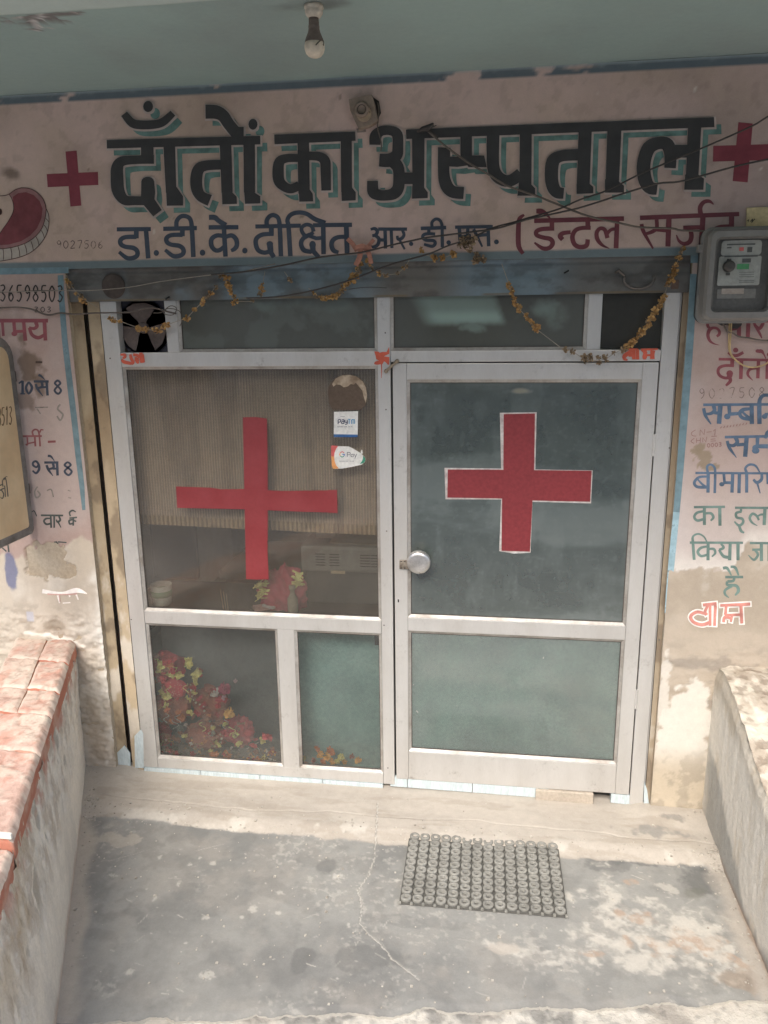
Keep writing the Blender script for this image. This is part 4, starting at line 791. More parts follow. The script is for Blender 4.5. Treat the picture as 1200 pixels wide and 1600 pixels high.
# what is left of a peeled sticker
PEEL = pm('glue_residue', sr(104, 86, 70), .9, c2=sr(92, 76, 62), amt=.6); PEEL2 = pm('torn_paper', sr(190, 168, 138), .9, c2=sr(130, 106, 80), vs=30, amt=.9, bp=.6)
arc = [(543+30.5*math.cos(a), 613+28*math.sin(a)) for a in [math.pi+math.pi*k/16 for k in range(17)]]+[(572, 632), (563, 641), (520, 640), (514, 630)]
flat(arc, .0155, 'peeled_sticker', PEEL, win)
top = [(519, 600), (524, 592), (533, 586.5), (545, 585.5), (557, 588), (567, 596), (572, 606), (573.5, 618), (571.5, 630), (569, 622), (566, 610), (561, 604), (556, 598), (553, 601), (548, 600), (543, 604), (537, 605), (531, 601), (525, 601), (521, 604)]
flat(top, .0148, 'torn_paper', PEEL2, win)
# orange marks painted on the frame
ORG = paint('orange_paint', sr(214, 84, 46), .0, .5, .15); 
ik = Ink(180, 545, 20); ik.wf = 1.5; ik.S((160, 180, 40), (290, 190, 60), (300, 260, 60), (230, 290, 40)); ik.S((200, 330, 40), (260, 400, 70), (400, 440, 70), (520, 460, 60)); ik.S((470, 170, 50), (500, 300, 70), (560, 420, 60), (520, 490, 40)); ik.S((560, 180, 60), (680, 200, 60), (760, 260, 60)); ik.S((740, 330, 80), (670, 340, 70), (640, 260, 50)); ik.S((640, 330, 50), (700, 420, 60), (740, 440, 30)); ik.L((750, 165, 60), (860, 165, 60)); ik.L((810, 170, 110), (830, 440, 60)); ik.L((830, 190, 90), (885, 430, 60))
ik.build('painted_lettering', ORG, win, y=0, lift=.0012)
ik = Ink(960, 535, 15); ik.L((300, 165, 40), (560, 165, 50)); ik.S((420, 180, 60), (330, 250, 90), (240, 320, 100), (240, 390, 70), (310, 410, 40)); ik.S((330, 290, 90), (440, 300, 90), (440, 390, 50)); ik.L((450, 180, 90), (460, 400, 80)); ik.L((540, 170, 80), (545, 400, 80)); ik.L((620, 170, 50), (1020, 160, 40)); ik.S((700, 190, 120), (720, 250, 90), (710, 340, 110), (710, 400, 60)); ik.L((640, 170, 60), (760, 260, 60)); ik.L((730, 300, 50), (900, 300, 50)); ik.S((900, 190, 120), (890, 280, 100), (890, 390, 110))
ik.build('painted_lettering', ORG, win, y=0, lift=.0012)
ik = Ink(560, 530, 15); ik.poly([(370, 285), (460, 290), (500, 315), (560, 300), (660, 300), (690, 240), (722, 175), (725, 340), (640, 380), (600, 400), (560, 420)]); ik.poly([(370, 285), (560, 420), (480, 500), (420, 470), (400, 380)]); ik.poly([(560, 420), (600, 400), (725, 420), (722, 590), (690, 600), (640, 540), (600, 520), (560, 590), (500, 590)]); ik.poly([(560, 420), (500, 592), (440, 600), (380, 590), (365, 560), (400, 520), (480, 500)]); ik.L((540, 580, 26), (545, 700, 20), (538, 910, 12))
ik.build('painted_mark', ORG, win, y=0, lift=.0014)

# the exhaust fan in the corner light
fan = thing('exhaust_fan', 'dusty exhaust fan with brown blades in the top left corner light', 'fan', (-.845, .03, 1.88))
c = P(227, 512, .055)
M_fan = pm('dusty_fan', sr(108, 94, 87), .85, c2=sr(88, 76, 70), vs=12)
mb = MB(); mb.lathe([(.104, 0), (.104, .03), (.098, .03), (.098, .0), (.104, 0)], (c.x, .042, c.z), 'y', 28); mb.obj('ring', pm('fan_ring', sr(92, 92, 100), .6), fan, smooth=False)
mb = MB(); n = 28
sq = [(-.933, 1.79), (-.746, 1.79), (-.746, 2.04), (-.933, 2.04)]
for k in range(n):
    a0, a1 = 2*math.pi*k/n, 2*math.pi*(k+1)/n
    def onsq(a):
        dx, dz = math.cos(a), math.sin(a); ts = []
        for lo, hi, o_, d_ in ((-.937, -.742, c.x, dx), (1.786, 2.05, c.z, dz)):
            if d_ > 1e-6: ts.append((hi-o_)/d_)
            elif d_ < -1e-6: ts.append((lo-o_)/d_)
        t = max(.099, min(ts)); return (c.x+dx*t, .05, c.z+dz*t)
    mb.quad((c.x+.098*math.cos(a0), .05, c.z+.098*math.sin(a0)), (c.x+.098*math.cos(a1), .05, c.z+.098*math.sin(a1)), onsq(a1), onsq(a0))
mb.obj('mounting_plate', pm('fan_plate', sr(74, 74, 84), .7), fan)
MB().lathe([(0, 0), (.110, 0), (.110, .006), (0, .006)], (c.x, .070, c.z), 'y', 28).obj('added_backdrop', pm('fan_backdrop', sr(112, 98, 88), .9, c2=sr(92, 80, 72)), fan)  # added disc, lightens the unlit dark seen behind the blades
MB().lathe([(0, -.012), (.018, -.01), (.022, 0), (.022, .02), (0, .021)], (c.x, .036, c.z), 'y', 16).obj('hub', M_fan, fan, True)
for a in (92, 212, 332):
    mb = MB(); a = math.radians(a); rows = []
    for i in range(6):
        r = .016+.078*i/5; hw = .5+.22*math.sin(min(1, i/4)*math.pi*.55) if i else .55
        rows.append([(c.x+r*math.cos(a+s*hw*.9), .034-.008*s, c.z+r*math.sin(a+s*hw*.9)) for s in (-1, -.3, .4, 1)])
    for i in range(5):
        for j in range(3): mb.quad(rows[i][j], rows[i][j+1], rows[i+1][j+1], rows[i+1][j])
    mb.obj('blade', M_fan, fan, True)
q = P(245, 502, .045); 
# ------------------------------------------------------------------ the door leaf
door = thing('glass_door', 'closed aluminium door with teal film panes and a red cross', 'door', (1.06, 0, .03))
def dm(name, *a, y0=.0, y1=.04): MB().box(a[0], a[1], y0, y1, a[2], a[3], .0022).obj(name, M_alu, door)
dm('stile', .1205, .172, .029, 1.7427); dm('stile', 1.010, 1.0635, .029, 1.7427)
dm('rail', .1725, 1.0095, 1.684, 1.7422, y0=.0012); dm('rail', .1725, 1.0095, .694, .750, y0=.0012); dm('rail', .1725, 1.0095, .0295, .158, y0=.0012)
bead(door, .1725, 1.0095, .7505, 1.6835); bead(door, .1725, 1.0095, .1585, .6935)
def smear_and_reflection(X, Z):
    A = sm(.42, .70, fbm(X*.7, Z*3, 2.2, 6, 621))*.42+sm(.5, .75, fbm(X*2, Z*.8, 7, 5, 622))*.16+sm(.5, .7, fbm(X+Z*.6, Z-X*.4, 16, 4, 623))*.06
    A = A+sm(.62, .72, fbm(X, Z, 60, 4, 624))*.10+sm(.03, .0, np.minimum(np.minimum(X-.185, .995-X), np.minimum(Z-.765, 1.67-Z)))*.12
    q = P(812, 611, .016); b_ = blob(X, Z, q.x, q.z, .055, .014, 625, .5, .6, 12)  # warm blotch: a reflection painted into the film's colour
    C = np.ones(X.shape+(3,))*np.array(sr(122, 130, 126)); C = mixc(C, np.array(sr(170, 160, 130)), b_)
    return C, np.clip(A*.8+b_*.45, 0, 1)
pane_v(door, .176, 1.006, .753, 1.681, G_film, smear_and_reflection); pane(door, .176, 1.006, .161, .691, G_teal); MB().box(.174, 1.008, .022, .030, .159, .693).obj('backing_board', pm('door_backing_paint', sr(178, 226, 214), .7, c2=sr(146, 182, 174), vs=4, amt=.9), door)
for px, py, a_, l_ in ((652, 1112, -.9, 5), (714, 1103, 0, 1.2), (849, 1028, 1.4, 3), (646, 1070, 1.2, 1.5)): q = P(px, py, .015); MB().tube([q-Vector((math.cos(a_), 0, math.sin(a_)))*l_*.0011, q+Vector((math.cos(a_), 0, math.sin(a_)))*l_*.0011], .0012, 5).obj('paint_drip', pm('white_drip', sr(230, 226, 218), .6), door)
MB().box(.1135, .1198, .02, .05, .0, 1.7465).box(1.0642, 1.0676, .02, .05, .0, 1.7465).box(.12, 1.064, .02, .05, 1.7435, 1.7468).obj('gap_seal', M_rubber, door)
flat([(781, 645), (838.5, 644), (836.5, 733.5), (926, 735), (923.5, 786.5), (832, 784), (829, 863.5), (803, 865), (780, 861), (783, 780.5), (696, 780), (694.5, 731), (783, 732)], .0156, 'white_border', pm('white_paint_border', sr(206, 200, 192), .6, c2=sr(150, 120, 116), vs=40, amt=.6), door)
flat([(787, 647), (836, 646), (834.5, 734.5), (924.5, 735.5), (922, 784), (832, 782), (828, 862), (783.5, 860.5), (784.5, 779), (699, 777.5), (699.5, 733.5), (786.5, 734)], .0148, 'red_cross', pm('red_cross_paint', sr(146, 42, 48), .5, c2=sr(134, 38, 44), vs=5, bp=.1), door)
KN = pm('steel_knob', sr(222, 218, 212), .30, .75, c2=sr(180, 176, 170), vs=30, amt=.8, fs=150, fine=.1, bp=.2, bd=.0006, spec=.6)
k = P(653, 881, -.05)
MB().lathe([(0, -.058), (.030, -.0575), (.040, -.055), (.0445, -.050), (.046, -.044), (.0455, -.034), (.041, -.030), (.018, -.028), (.014, -.020), (.014, .0), (.030, .001), (.032, .010), (0, .010)], (k.x+.002, .0, k.z+.004), 'y', 36).obj('knob', KN, door, True)
q = P(631, 882, -.004); MB().box(q.x-.017, q.x+.028, -.008, .0005, q.z-.018, q.z+.018, .002).box(q.x-.012, q.x+.03, -.013, -.008, q.z-.009, q.z+.010, .002).obj('hasp', pm('hasp_steel', sr(170, 158, 140), .5, .5, c2=sr(110, 92, 76), vs=60, amt=.9), door)
for dx, dz in ((-.010, .0135), (.004, .0135), (-.010, -.0135), (.004, -.0135)): MB().lathe([(0, -.0015), (.0025, -.001), (.0025, 0)], (q.x+dx, -.008, q.z+dz), 'y', 8).obj('screw', M_dark, door)
q = P(622.5, 938, 0); MB().box(q.x-.0025, q.x+.0025, -.0012, .001, q.z-.008, q.z+.004).obj('keyhole', M_rubber, door)
for z in (.45, 1.45): MB().lathe([(.006, -.04), (.006, .04)], (1.0660, .0, z), 'z', 10).obj('hinge', M_alu, door)
a_, b_ = P(603, 580, -.012), P(620, 564.5, -.012)
bolt = thing('tower_bolt', 'small metal bolt set across the gap at the top corner of the door', 'bolt', (a_+b_)/2)
MB().tube([a_, b_], .0052, 10).obj('rod', pm('bolt_brass', sr(168, 150, 122), .45, .5, c2=sr(120, 104, 84)), bolt, True)
for q in (a_, b_): MB().lathe([(0, -.006), (.006, -.005), (.0075, 0), (.0075, .012)], (q.x, -.012, q.z), 'y', 12).obj('knuckle', pm('bolt_brass', sr(1, 1, 1)), bolt, True)

# tiles of the threshold
thr = thing('tiled_threshold', 'row of pale blue tiles under the aluminium frame', 'threshold', (0, -.004, -.02))
def tile(pts, y=-.004, th=.02): MB().prism([P(a, b, y) for a, b in pts], (0, th, 0)).obj('tile', tilem, thr)
for a, b, c_, d_ in ((225, 312.5, 0, 0), (313.5, 405.5, 0, 0), (406.5, 503.5, 0, 0), (504.5, 598, 0, 0)):
    zz = lambda px: 1199+(px-225)*.0712
    tile([(a, zz(a)+.5), (b, zz(b)+.5), (b, zz(b)+10), (a, zz(a)+9.5)])
for a, b in ((610, 636), (637, 737.5), (738.5, 841.5), (842.5, 857)):
    zz = lambda px: 1215+(px-619)*.0773
    tile([(a, zz(a)-1), (b, zz(b)-1), (b, zz(b)+14), (a, zz(a)+14)], y=.004, th=.03)
tile([(955, 1240), (1001, 1244), (998, 1259), (954, 1254)], y=.004, th=.03); tile([(1007, 1222), (1011, 1234), (1014, 1256), (1006, 1257)], -.008, .01)
tile([(183, 1176), (194, 1165), (203, 1177), (204, 1200), (183, 1200)], -.001, .004); tile([(210, 1150), (220, 1140), (223.5, 1146), (224.5, 1200), (211, 1200)], -.0015, .003)

tag(MB().box(.695, .925, -.010, .05, -.06, .0265, .004).obj('floor_patch', pm('sill_mortar', sr(186, 172, 152), .9, bp=.6, bd=.003)), kind='structure')
# ------------------------------------------------------------------ rolling shutter
shut = thing('rolling_shutter', 'raised steel rolling shutter with a rusty blue grey bottom bar above the glass', 'shutter', (0, .0, 2.0))
X, Z = xz_grid(XL+.004, XR-.004, 1.978, ZT+.012, .005)
C = np.ones(X.shape+(3,))*np.array(sr(118, 138, 146)); C = mixc(C, np.array(sr(104, 92, 78)), np.maximum(sm(.5, .68, fbm(X, Z, 3, 5, 701)), np.maximum(sm(-.72, -.95, X), sm(.62, .8, X))*.9)*.8)
C = mixc(C, np.array(sr(112, 94, 72)), sm(-.05, .15, X)*sm(.45, .25, X)*.7); C = mixc(C, np.array(sr(60, 52, 46)), sm(.5, .68, fbm(X, Z*2, 10, 6, 702))*.4)
C = mixc(C, np.array(sr(124, 104, 66)), sm(.006, .001, np.abs(Z-1.982))*sm(.45, .6, fbm(X, Z*0, 8, 3, 703))*.8)
Yb = -.006-.004*sm(2.05, 2.03, Z)+(fbm(X, Z, 8, 4, 704)-.5)*.003
Yb = Yb+.006*sm(.004, .0, np.abs(Z-2.085))
grid_mesh('bottom_bar', X, Yb, Z, C, vcm('shutter_steel', .6, 120, .08, .3, .001, .35), shut)
mb = MB(); mb.box(XL+.004, XR-.004, -.004, .0, 1.978, 1.981).box(XL+.004, XR-.004, -.0, .012, 1.984, 2.12); mb.obj('curtain', M_dark, shut)
for x0, x1 in ((-1.072, -1.052), (1.1205, 1.128)): MB().box(x0-.001, x1+.001, .03, .05, -.03, ZT).obj('guide_rail', pm('rail_rust', sr(60, 50, 46), .8, c2=sr(34, 30, 30), vs=20, bp=.6), shut)
q = P(177, 447, -.012); MB().lathe([(0, -.004), (.040, -.004), (.046, -.001), (.046, .004)], (q.x, -.011, q.z), 'y', 24).obj('roller_cap', pm('cap_rust', sr(88, 76, 68), .8, c2=sr(58, 50, 48), vs=25), shut)
q = P(1008, 438, -.014); pts = [(q.x-.042+.05*math.cos(t)*1.0+.02, -.024, q.z+.005+.032*math.sin(t)) for t in [math.pi*(.9+1.2*k/12) for k in range(13)]]
MB().tube(pts, .0045, 8).tube([pts[0], (pts[0][0]-.02, -.02, pts[0][2]+.02), (pts[0][0]-.03, -.014, pts[0][2]+.012)], .005, 6).obj('lock_handle', pm('worn_steel', sr(120, 112, 104), .4, .7), shut, True)
for px, py in ((262, 466), (885, 425)): q = P(px, py, -.014); MB().tube([(q.x-.008, -.016, q.z-.004), (q.x+.008, -.016, q.z+.005)], .003, 6).obj('bolt_head', M_rubber, shut)
q = P(1056, 444, -.012); MB().box(q.x-.014, q.x+.010, -.012, -.004, q.z-.016, q.z+.014, .001).obj('end_plate', pm('end_plate_rust', sr(120, 96, 80), .8, c2=sr(84, 64, 54), vs=40), shut)

# ------------------------------------------------------------------ inside the shop
mi = pm('inside_plaster', sr(190, 190, 180), .9)
mb = MB(); mb.box(-1.6, 1.7, 3.0, 3.1, -.04, 2.6).box(-1.7, -1.6, .15, 3.1, -.04, 2.6).box(1.7, 1.8, .15, 3.1, -.04, 2.6); tag(mb.obj('room_walls', mi), kind='structure')
mb = MB(); mb.box(-1.7, 1.8, .06, 3.1, -.08, -.03); tag(mb.obj('room_floor', pm('inside_floor', sr(150, 144, 136), .8)), kind='structure')
mb = MB(); mb.box(-1.7, 1.8, .05, 3.1, 2.6, 2.65); tag(mb.obj('room_ceiling', mi), kind='structure')
# the woven blind
X, Z = np.meshgrid(np.arange(-.985, .075, .00125), np.linspace(0, 1, 170), indexing='ij')
zb_ = 1.083+(X+.97)*-.019; Zb = zb_+(1.80-zb_)*Z
rib = .5+.5*np.cos(2*math.pi*X/.0112)
wv = (fbm(X, Zb*.4, 3, 4, 711)-.5)
Yb = .085+wv*.03-rib*.0022
C = np.ones(X.shape+(3,))*np.array(sr(212, 188, 158)); C = mixc(C, np.array(sr(176, 152, 126)), sm(.4, .65, fbm(X, Zb*.2, 12, 4, 712))*.7); C = mixc(C, np.array(sr(132, 112, 94)), (1-rib)*(.35+.4*fbm(X, Zb*.12, 45, 3, 715)))
C = mixc(C, np.array(sr(200, 178, 146)), sm(.5, .75, fbm(X*1.6, Zb, 2.2, 5, 713))*.45)
C = mixc(C, np.array(sr(110, 90, 70)), sm(.35, .9, .5+.5*np.cos(2*math.pi*Zb/.0065))*.10)
hem = sm(.045, .035, Zb-zb_); C = mixc(C, np.array(sr(196, 166, 118)), hem*.6)
C = mixc(C, np.array(sr(90, 70, 52)), hem*sm(.3, .8, .5+.5*np.cos(2*math.pi*X/.019))*.5)
C = mixc(C, np.array(sr(80, 68, 58)), sm(.025, .01, np.abs(X+.115+.01*np.sin(Zb*9)))*.45)
blind = grid_mesh('woven_blind', X, Yb, Zb, C, vcm('woven_cane', .85, 200, .1, .3, .001)); tag(blind, 'brown woven cane blind hanging behind the large left pane', 'blind')
# shelf behind the middle rail and what lies on it
shelf = thing('window_shelf', 'dark shelf running behind the middle rail of the left window', 'shelf', (-.45, .2, .72))
MB().box(-.99, .058, .03, .42, .700, .722, .002).obj('board', pm('dark_wood', sr(58, 50, 46), .6, c2=sr(40, 36, 34)), shelf)
for x in (-.975, .04): MB().box(x-.012, x+.012, .06, .38, .6, .70).obj('bracket', M_dark, shelf)
prn = thing('grey_cabinet', 'grey metal box with louvre slots standing on the shelf behind the window', 'cabinet', (-.12, .3, .72))
gm = pm('grey_enamel', sr(128, 128, 120), .6)
MB().box(-.285, .052, .20, .40, .7225, .870, .006).obj('body', pm('dark_enamel', sr(84, 88, 84), .6), prn)
MB().box(-.30, .054, .17, .40, .8705, .985, .014).obj('lid', gm, prn)
for i in range(5):
    for x0 in (-.235, -.175, -.045, .0): MB().box(x0, x0+.042, .1675, .172, .900+i*.012, .9045+i*.012).obj('slot', M_rubber, prn)
MB().box(-.17, -.11, .163, .17, .868, .880).obj('label_plate', pm('old_label', sr(190, 170, 130), .7), prn)
def sheet(name, label, cat, c_, wx, wy, rz, th, col, tilt=0):
    M = Matrix.Translation(c_) @ Matrix.Rotation(rz, 4, 'Z') @ Matrix.Rotation(tilt, 4, 'X')
    o = MB().box(-wx/2, wx/2, -wy/2, wy/2, 0, th, 0, M).obj(name, col); return tag(o, label, cat)
pap = pm('old_paper', sr(200, 188, 166), .8); 
sheet('card_box', 'small white card box standing on top of the grey cabinet', 'box', Vector((-.215, .30, .986)), .085, .03, .05, .055, pap)
sheet('paper_stack', 'curled paper sheets lying on top of the grey cabinet', 'paper', Vector((-.06, .27, .987)), .24, .13, -.06, .006, pm('paper_brown', sr(176, 158, 132), .8), .06)
sheet('folded_notes', 'pale pink folded notes beside the red cloth on the shelf', 'paper', Vector((-.455, .10, .7235)), .07, .05, .5, .012, pm('pink_paper', sr(216, 170, 160), .7))
sheet('white_cards', 'white cards lying over the pink notes on the shelf', 'paper', Vector((-.415, .095, .737)), .06, .045, -.5, .008, pm('white_paper', sr(226, 226, 220), .7))
cup = thing('white_cup', 'pale cup with green print at the left end of the window shelf', 'cup', (-.905, .12, .7225))
MB().lathe([(0, 0), (.036, .001), (.038, .01), (.046, .09), (.043, .09), (.036, .012), (0, .010)], (-.90, .11, .7225), 'z', 22).obj('cup_body', pm('cup_white', sr(206, 212, 196), .5), cup, True)
MB().lathe([(.0435, .040), (.0460, .066)], (-.90, .11, .7225), 'z', 22).obj('green_print', pm('cup_green', sr(100, 160, 110), .5), cup, True)
bot = thing('glass_bottle', 'small clear bottle standing before the red cloth on the shelf', 'bottle', (-.315, .09, .7225))
MB().lathe([(0, 0), (.020, .001), (.022, .01), (.022, .06), (.010, .085), (.010, .10), (.014, .102), (.014, .118), (0, .118)], (-.315, .075, .7225), 'z', 18).obj('bottle_body', pm('bottle_plastic', sr(170, 164, 140), .25), bot, True)
def crumple(name, mat, c_, r, seed, amp=.35, f=6, sub=4, parent=None, flatz=None):
    bm = bmesh.new(); bmesh.ops.create_icosphere(bm, subdivisions=sub, radius=1)
    for v in bm.verts:
        p = v.co.copy()
        n = float(fbm(np.array(p.x*1.3+p.z*.7+9), np.array(p.y*1.3-p.z*.8+9), f*.35, 4, seed))-.5
        n2 = abs(float(vnoise(np.array(p.x*f+p.z*2), np.array(p.y*f+p.z*3), seed+5))-.5)
        q = p*(1+amp*n*2-amp*.8*n2); v.co = Vector((c_[0]+q.x*r[0], c_[1]+q.y*r[1], c_[2]+q.z*r[2]))
        if flatz is not None: v.co.z = max(v.co.z, flatz)
    me = bpy.data.meshes.new(name); bm.to_mesh(me); bm.free(); me.materials.append(mat); me.polygons.foreach_set('use_smooth', [True]*len(me.polygons))
    return link(name, me, parent)
RED = pm('red_cloth', sr(222, 62, 74), .75, c2=sr(186, 44, 62), vs=12, amt=.8, bp=.4); MAG = pm('magenta_cloth', sr(204, 60, 110), .75, c2=sr(160, 40, 70)); GOLD = pm('gold_tinsel', sr(255, 250, 140), .32, .35, c2=sr(190, 168, 70), vs=60, amt=.9, fs=300, fine=.3, bp=1, bd=.002)
RB = pm('brown_red_cloth', sr(186, 104, 76), .85, c2=sr(150, 84, 62)); GRN = pm('leaf_green_dry', sr(120, 124, 96), .8); WHT = pm('white_petals', sr(226, 216, 204), .7); YEL = pm('marigold_yellow', sr(255, 196, 60), .7, c2=sr(236, 146, 40)); 
def tinsel(parent, c_, w_, h_, seed, name='tinsel_trim'):
    rr = random.Random(seed); mb = MB()
    for i in range(26):
        x, z = c_[0]+rr.uniform(-w_, w_)/2, c_[2]+rr.uniform(-h_, h_)/2; a = rr.uniform(-.6, .9); L = rr.uniform(.012, .03); t = rr.uniform(.003, .008)
        d = Vector((math.cos(a), rr.uniform(-.3, .3), math.sin(a)))*L; n_ = Vector((-math.sin(a), rr.uniform(-.6, .6), math.cos(a)))*t; p = Vector((x, c_[1]+rr.uniform(-.012, .006), z))
        mb.quad(p-d, p+d, p+d+n_, p-d+n_)
    return mb.obj(name, GOLD, parent)
rc = thing('red_cloth_bundle', 'pink red cloth with gold trim on the shelf right of the tape cross foot', 'cloth', (-.36, .15, .7225))
crumple('cloth', pm('rose_cloth', sr(206, 62, 96), .75, c2=sr(176, 44, 70), vs=14, amt=.7, bp=.5), (-.365, .13, .785), (.10, .06, .115), 11, .38, 9, sub=5, parent=rc, flatz=.7235); tinsel(rc, (-.443, .075, .815), .022, .065, 3); tinsel(rc, (-.292, .085, .865), .014, .05, 4)
chair = thing('office_chair', 'dim grey chair back seen inside under the blind at left', 'chair', (-.95, .75, 0))
MB().box(-1.22, -.98, .72, .76, .62, .98, .02).obj('backrest', pm('chair_grey', sr(112, 108, 106), .8), chair); MB().box(-1.24, -.92, .42, .80, .52, .58, .02).obj('seat', pm('chair_grey', sr(1, 1, 1)), chair)
for x, y in ((-1.22, .44), (-.94, .44), (-1.22, .78), (-.94, .78)): MB().tube([(x, y, -.03), (x, y, .52)], .014, 8).obj('leg', M_dark, chair)
desk = thing('desk', 'dark desk inside the shop behind the window shelf', 'desk', (-.3, 1.2, 0))
MB().box(-.9, .4, .8, 1.4, .60, .64, .004).obj('desktop', pm('desk_wood', sr(96, 84, 74), .6), desk)
for x in (-.87, .33): MB().box(x, x+.04, .82, 1.38, -.03, .60).obj('side_panel', pm('desk_wood', sr(1, 1, 1)), desk)
ink = thing('incense_sticks', 'three thin incense sticks leaning behind the pane left of the tape cross', 'incense', (-.60, .05, .7225))
for dx in (0, .010, .019): MB().tube([(-.605+dx, .05, .7235), (-.617+dx*1.3, .055, .82-dx)], .0011, 5).obj('stick', pm('stick_tan', sr(196, 168, 110), .8), ink)

# offerings heaped behind the lower left pane
def at(px, py, y=.10): return P(px, py, y)
heaps = [('red_cloth_bundle', 'red cloth under the gold foil at the top of the offering heap', RED, (262, 1040), (.085, .05, .060), 21), ('red_cloth_bundle', 'brown red cloth in the middle left of the offering heap', RB, (268, 1105), (.10, .05, .075), 22),
         ('red_cloth_bundle', 'brown cloth under the magenta flower in the offering heap', RB, (330, 1100), (.085, .05, .075), 23), ('red_cloth_bundle', 'bright red cloth bundle at the right foot of the offering heap', RED, (372, 1142), (.075, .05, .065), 24),
         ('red_cloth_bundle', 'small red cloth at the lower left corner of the offering heap', RED, (250, 1148), (.045, .04, .055), 25), ('red_cloth_bundle', 'brown red cloth at the foot of the offering heap', RB, (320, 1150), (.09, .05, .065), 26)]
for nme, lab, m_, (px, py), r_, sd in heaps:
    q = at(px, py, .13); o = crumple(nme, m_, (q.x, .135, q.z), r_, sd, .45, 7, 4); tag(o, lab, 'cloth')
q = at(272, 1076, .08); dc = thing('dotted_red_cloth', 'red cloth printed with white dots below the gold foil', 'cloth', q); crumple('cloth', RED, (q.x, .085, q.z), (.058, .02, .045), 31, .2, 5, parent=dc)
mb = MB(); rr = random.Random(4)
for i in range(60):
    a, b = rr.uniform(-.048, .048), rr.uniform(-.036, .036)
    if (a/.05)**2+(b/.038)**2 < 1: mb.lathe([(0, -.0015), (.0022, 0), (0, .0015)], (q.x+a, .085-.021*math.sqrt(max(0, 1-(a/.058)**2-(b/.045)**2))-.001, q.z+b), 'y', 6)
o = mb.obj('printed_dots', pm('pink_dots', sr(230, 170, 160), .6), dc); o['kind'] = 'stuff'
def foil(px, py, wx, wz, seed, label, rot=0):
    q = at(px, py, .055); rr = random.Random(seed); n = 9; V = {}
    mb = MB()
    for i in range(n):
        for j in range(n):
            a, b = (i/(n-1)-.5)*wx, (j/(n-1)-.5)*wz; ca, sa = math.cos(rot), math.sin(rot)
            V[i, j] = (q.x+a*ca-b*sa, .06+rr.uniform(-.008, .008), q.z+a*sa+b*ca)
    for i in range(n-1):
        for j in range(n-1): mb.quad(V[i, j], V[i+1, j], V[i+1, j+1], V[i, j+1])
    tag(mb.obj('gold_foil', GOLD), label, 'foil', 'crinkled gold foil on the offerings')
foil(259, 1047, .085, .058, 1, 'large crinkled gold foil at the top left of the offering heap', -.35); foil(294, 1035, .035, .04, 2, 'small square gold foil right of the large one', .1); foil(279, 1056, .04, .03, 3, 'bright gold foil under the large foil of the heap', .5); foil(304, 1064, .022, .045, 5, 'narrow striped gold foil strip beside a red bead', 0); foil(252, 1083, .02, .03, 6, 'gold foil scrap left of the dotted cloth', .6); foil(301, 1083, .03, .025, 7, 'gold foil scrap right of the dotted cloth', .4)
# small flowers and blossoms
def flower_mesh(name, r, mat, n=12, seed=0, dry=.5):
    rr = random.Random(seed); mb = MB()
    for i in range(n):
        d = Vector((rr.gauss(0, 1), rr.gauss(0, .8)-.35, rr.gauss(0, 1))).normalized(); s = d.cross(Vector((rr.random()-.5, rr.random()-.5, rr.random()-.5))).normalized()
        p0 = d*r*.12; p1 = d*r*rr.uniform(.75, 1.1); wv_ = r*rr.uniform(.25, .45); up = d.cross(s)*r*rr.uniform(-.2, .2)
        mb.quad(p0-s*wv_*.4, p0+s*wv_*.4, p1*.7+s*wv_+up, p1*.7-s*wv_+up); mb.quad(p1*.7-s*wv_+up, p1*.7+s*wv_+up, p1+s*wv_*.3-up, p1-s*wv_*.3-up)
    return mb.mesh(name, mat, fix=False)
DRYM = pm('dried_marigold', sr(206, 160, 78), .85, c2=sr(160, 112, 56), vs=60, amt=.9, bp=.3); DRYB = pm('dried_brown_petals', sr(172, 146, 108), .9, c2=sr(124, 100, 74), vs=60, amt=.9)
FM = [flower_mesh('dried_flower', .0165, DRYM, 16, s) for s in range(4)]; FB = [flower_mesh('brown_flower', .0165, DRYB, 16, s+10) for s in range(4)]
THREAD = pm('thread', sr(170, 158, 138), .8)
def garland(label, pts, y=-.036, brown=False, thread=None, sc=1.0, name='dried_garland', seed=1):
    q0 = P(*pts[0], y); g = thing(name, label, 'garland', q0); rr = random.Random(seed)
    for px, py in pts:
        q = P(px, py, y+rr.uniform(-.006, .006)); me = (FB if brown or rr.random() < .15 else FM)[rr.randrange(4)]
        o = link('flower', me, g, world=False); o.location = q-q0; o.rotation_euler = (rr.uniform(-.5, .5), rr.uniform(0, 6.28), rr.uniform(-.5, .5)); s_ = sc*rr.uniform(.6, 1.0); o.scale = (s_, s_, s_)
    t = thread or pts
    MB().tube([P(a, b, y) for a, b in t], .0011, 4).obj('string', THREAD, g)
    return g
garland('short dried marigold garland hanging at the left corner of the shutter opening', [(106, 439), (111, 446), (119, 459), (126, 463), (129, 469), (133, 473)], thread=[(104, 430), (112, 448), (128, 466), (152, 480)], seed=1)
garland('dried marigold garland strung across the exhaust fan', [(173, 497), (178, 501), (188, 502), (215, 512), (219, 515), (228, 514), (242, 515), (248, 516), (256, 511), (261, 508), (292, 498)], thread=[(171, 496), (188, 502), (212, 511), (244, 517), (262, 507), (292, 497)], seed=2)
garland('thin chain of dried flowers rising from the fan towards the blue bar', [(304, 484), (316, 475), (318, 469), (324, 464), (330, 458), (337, 449)], thread=[(292, 497), (304, 484), (318, 470), (338, 447)], brown=False, sc=.8, seed=3)
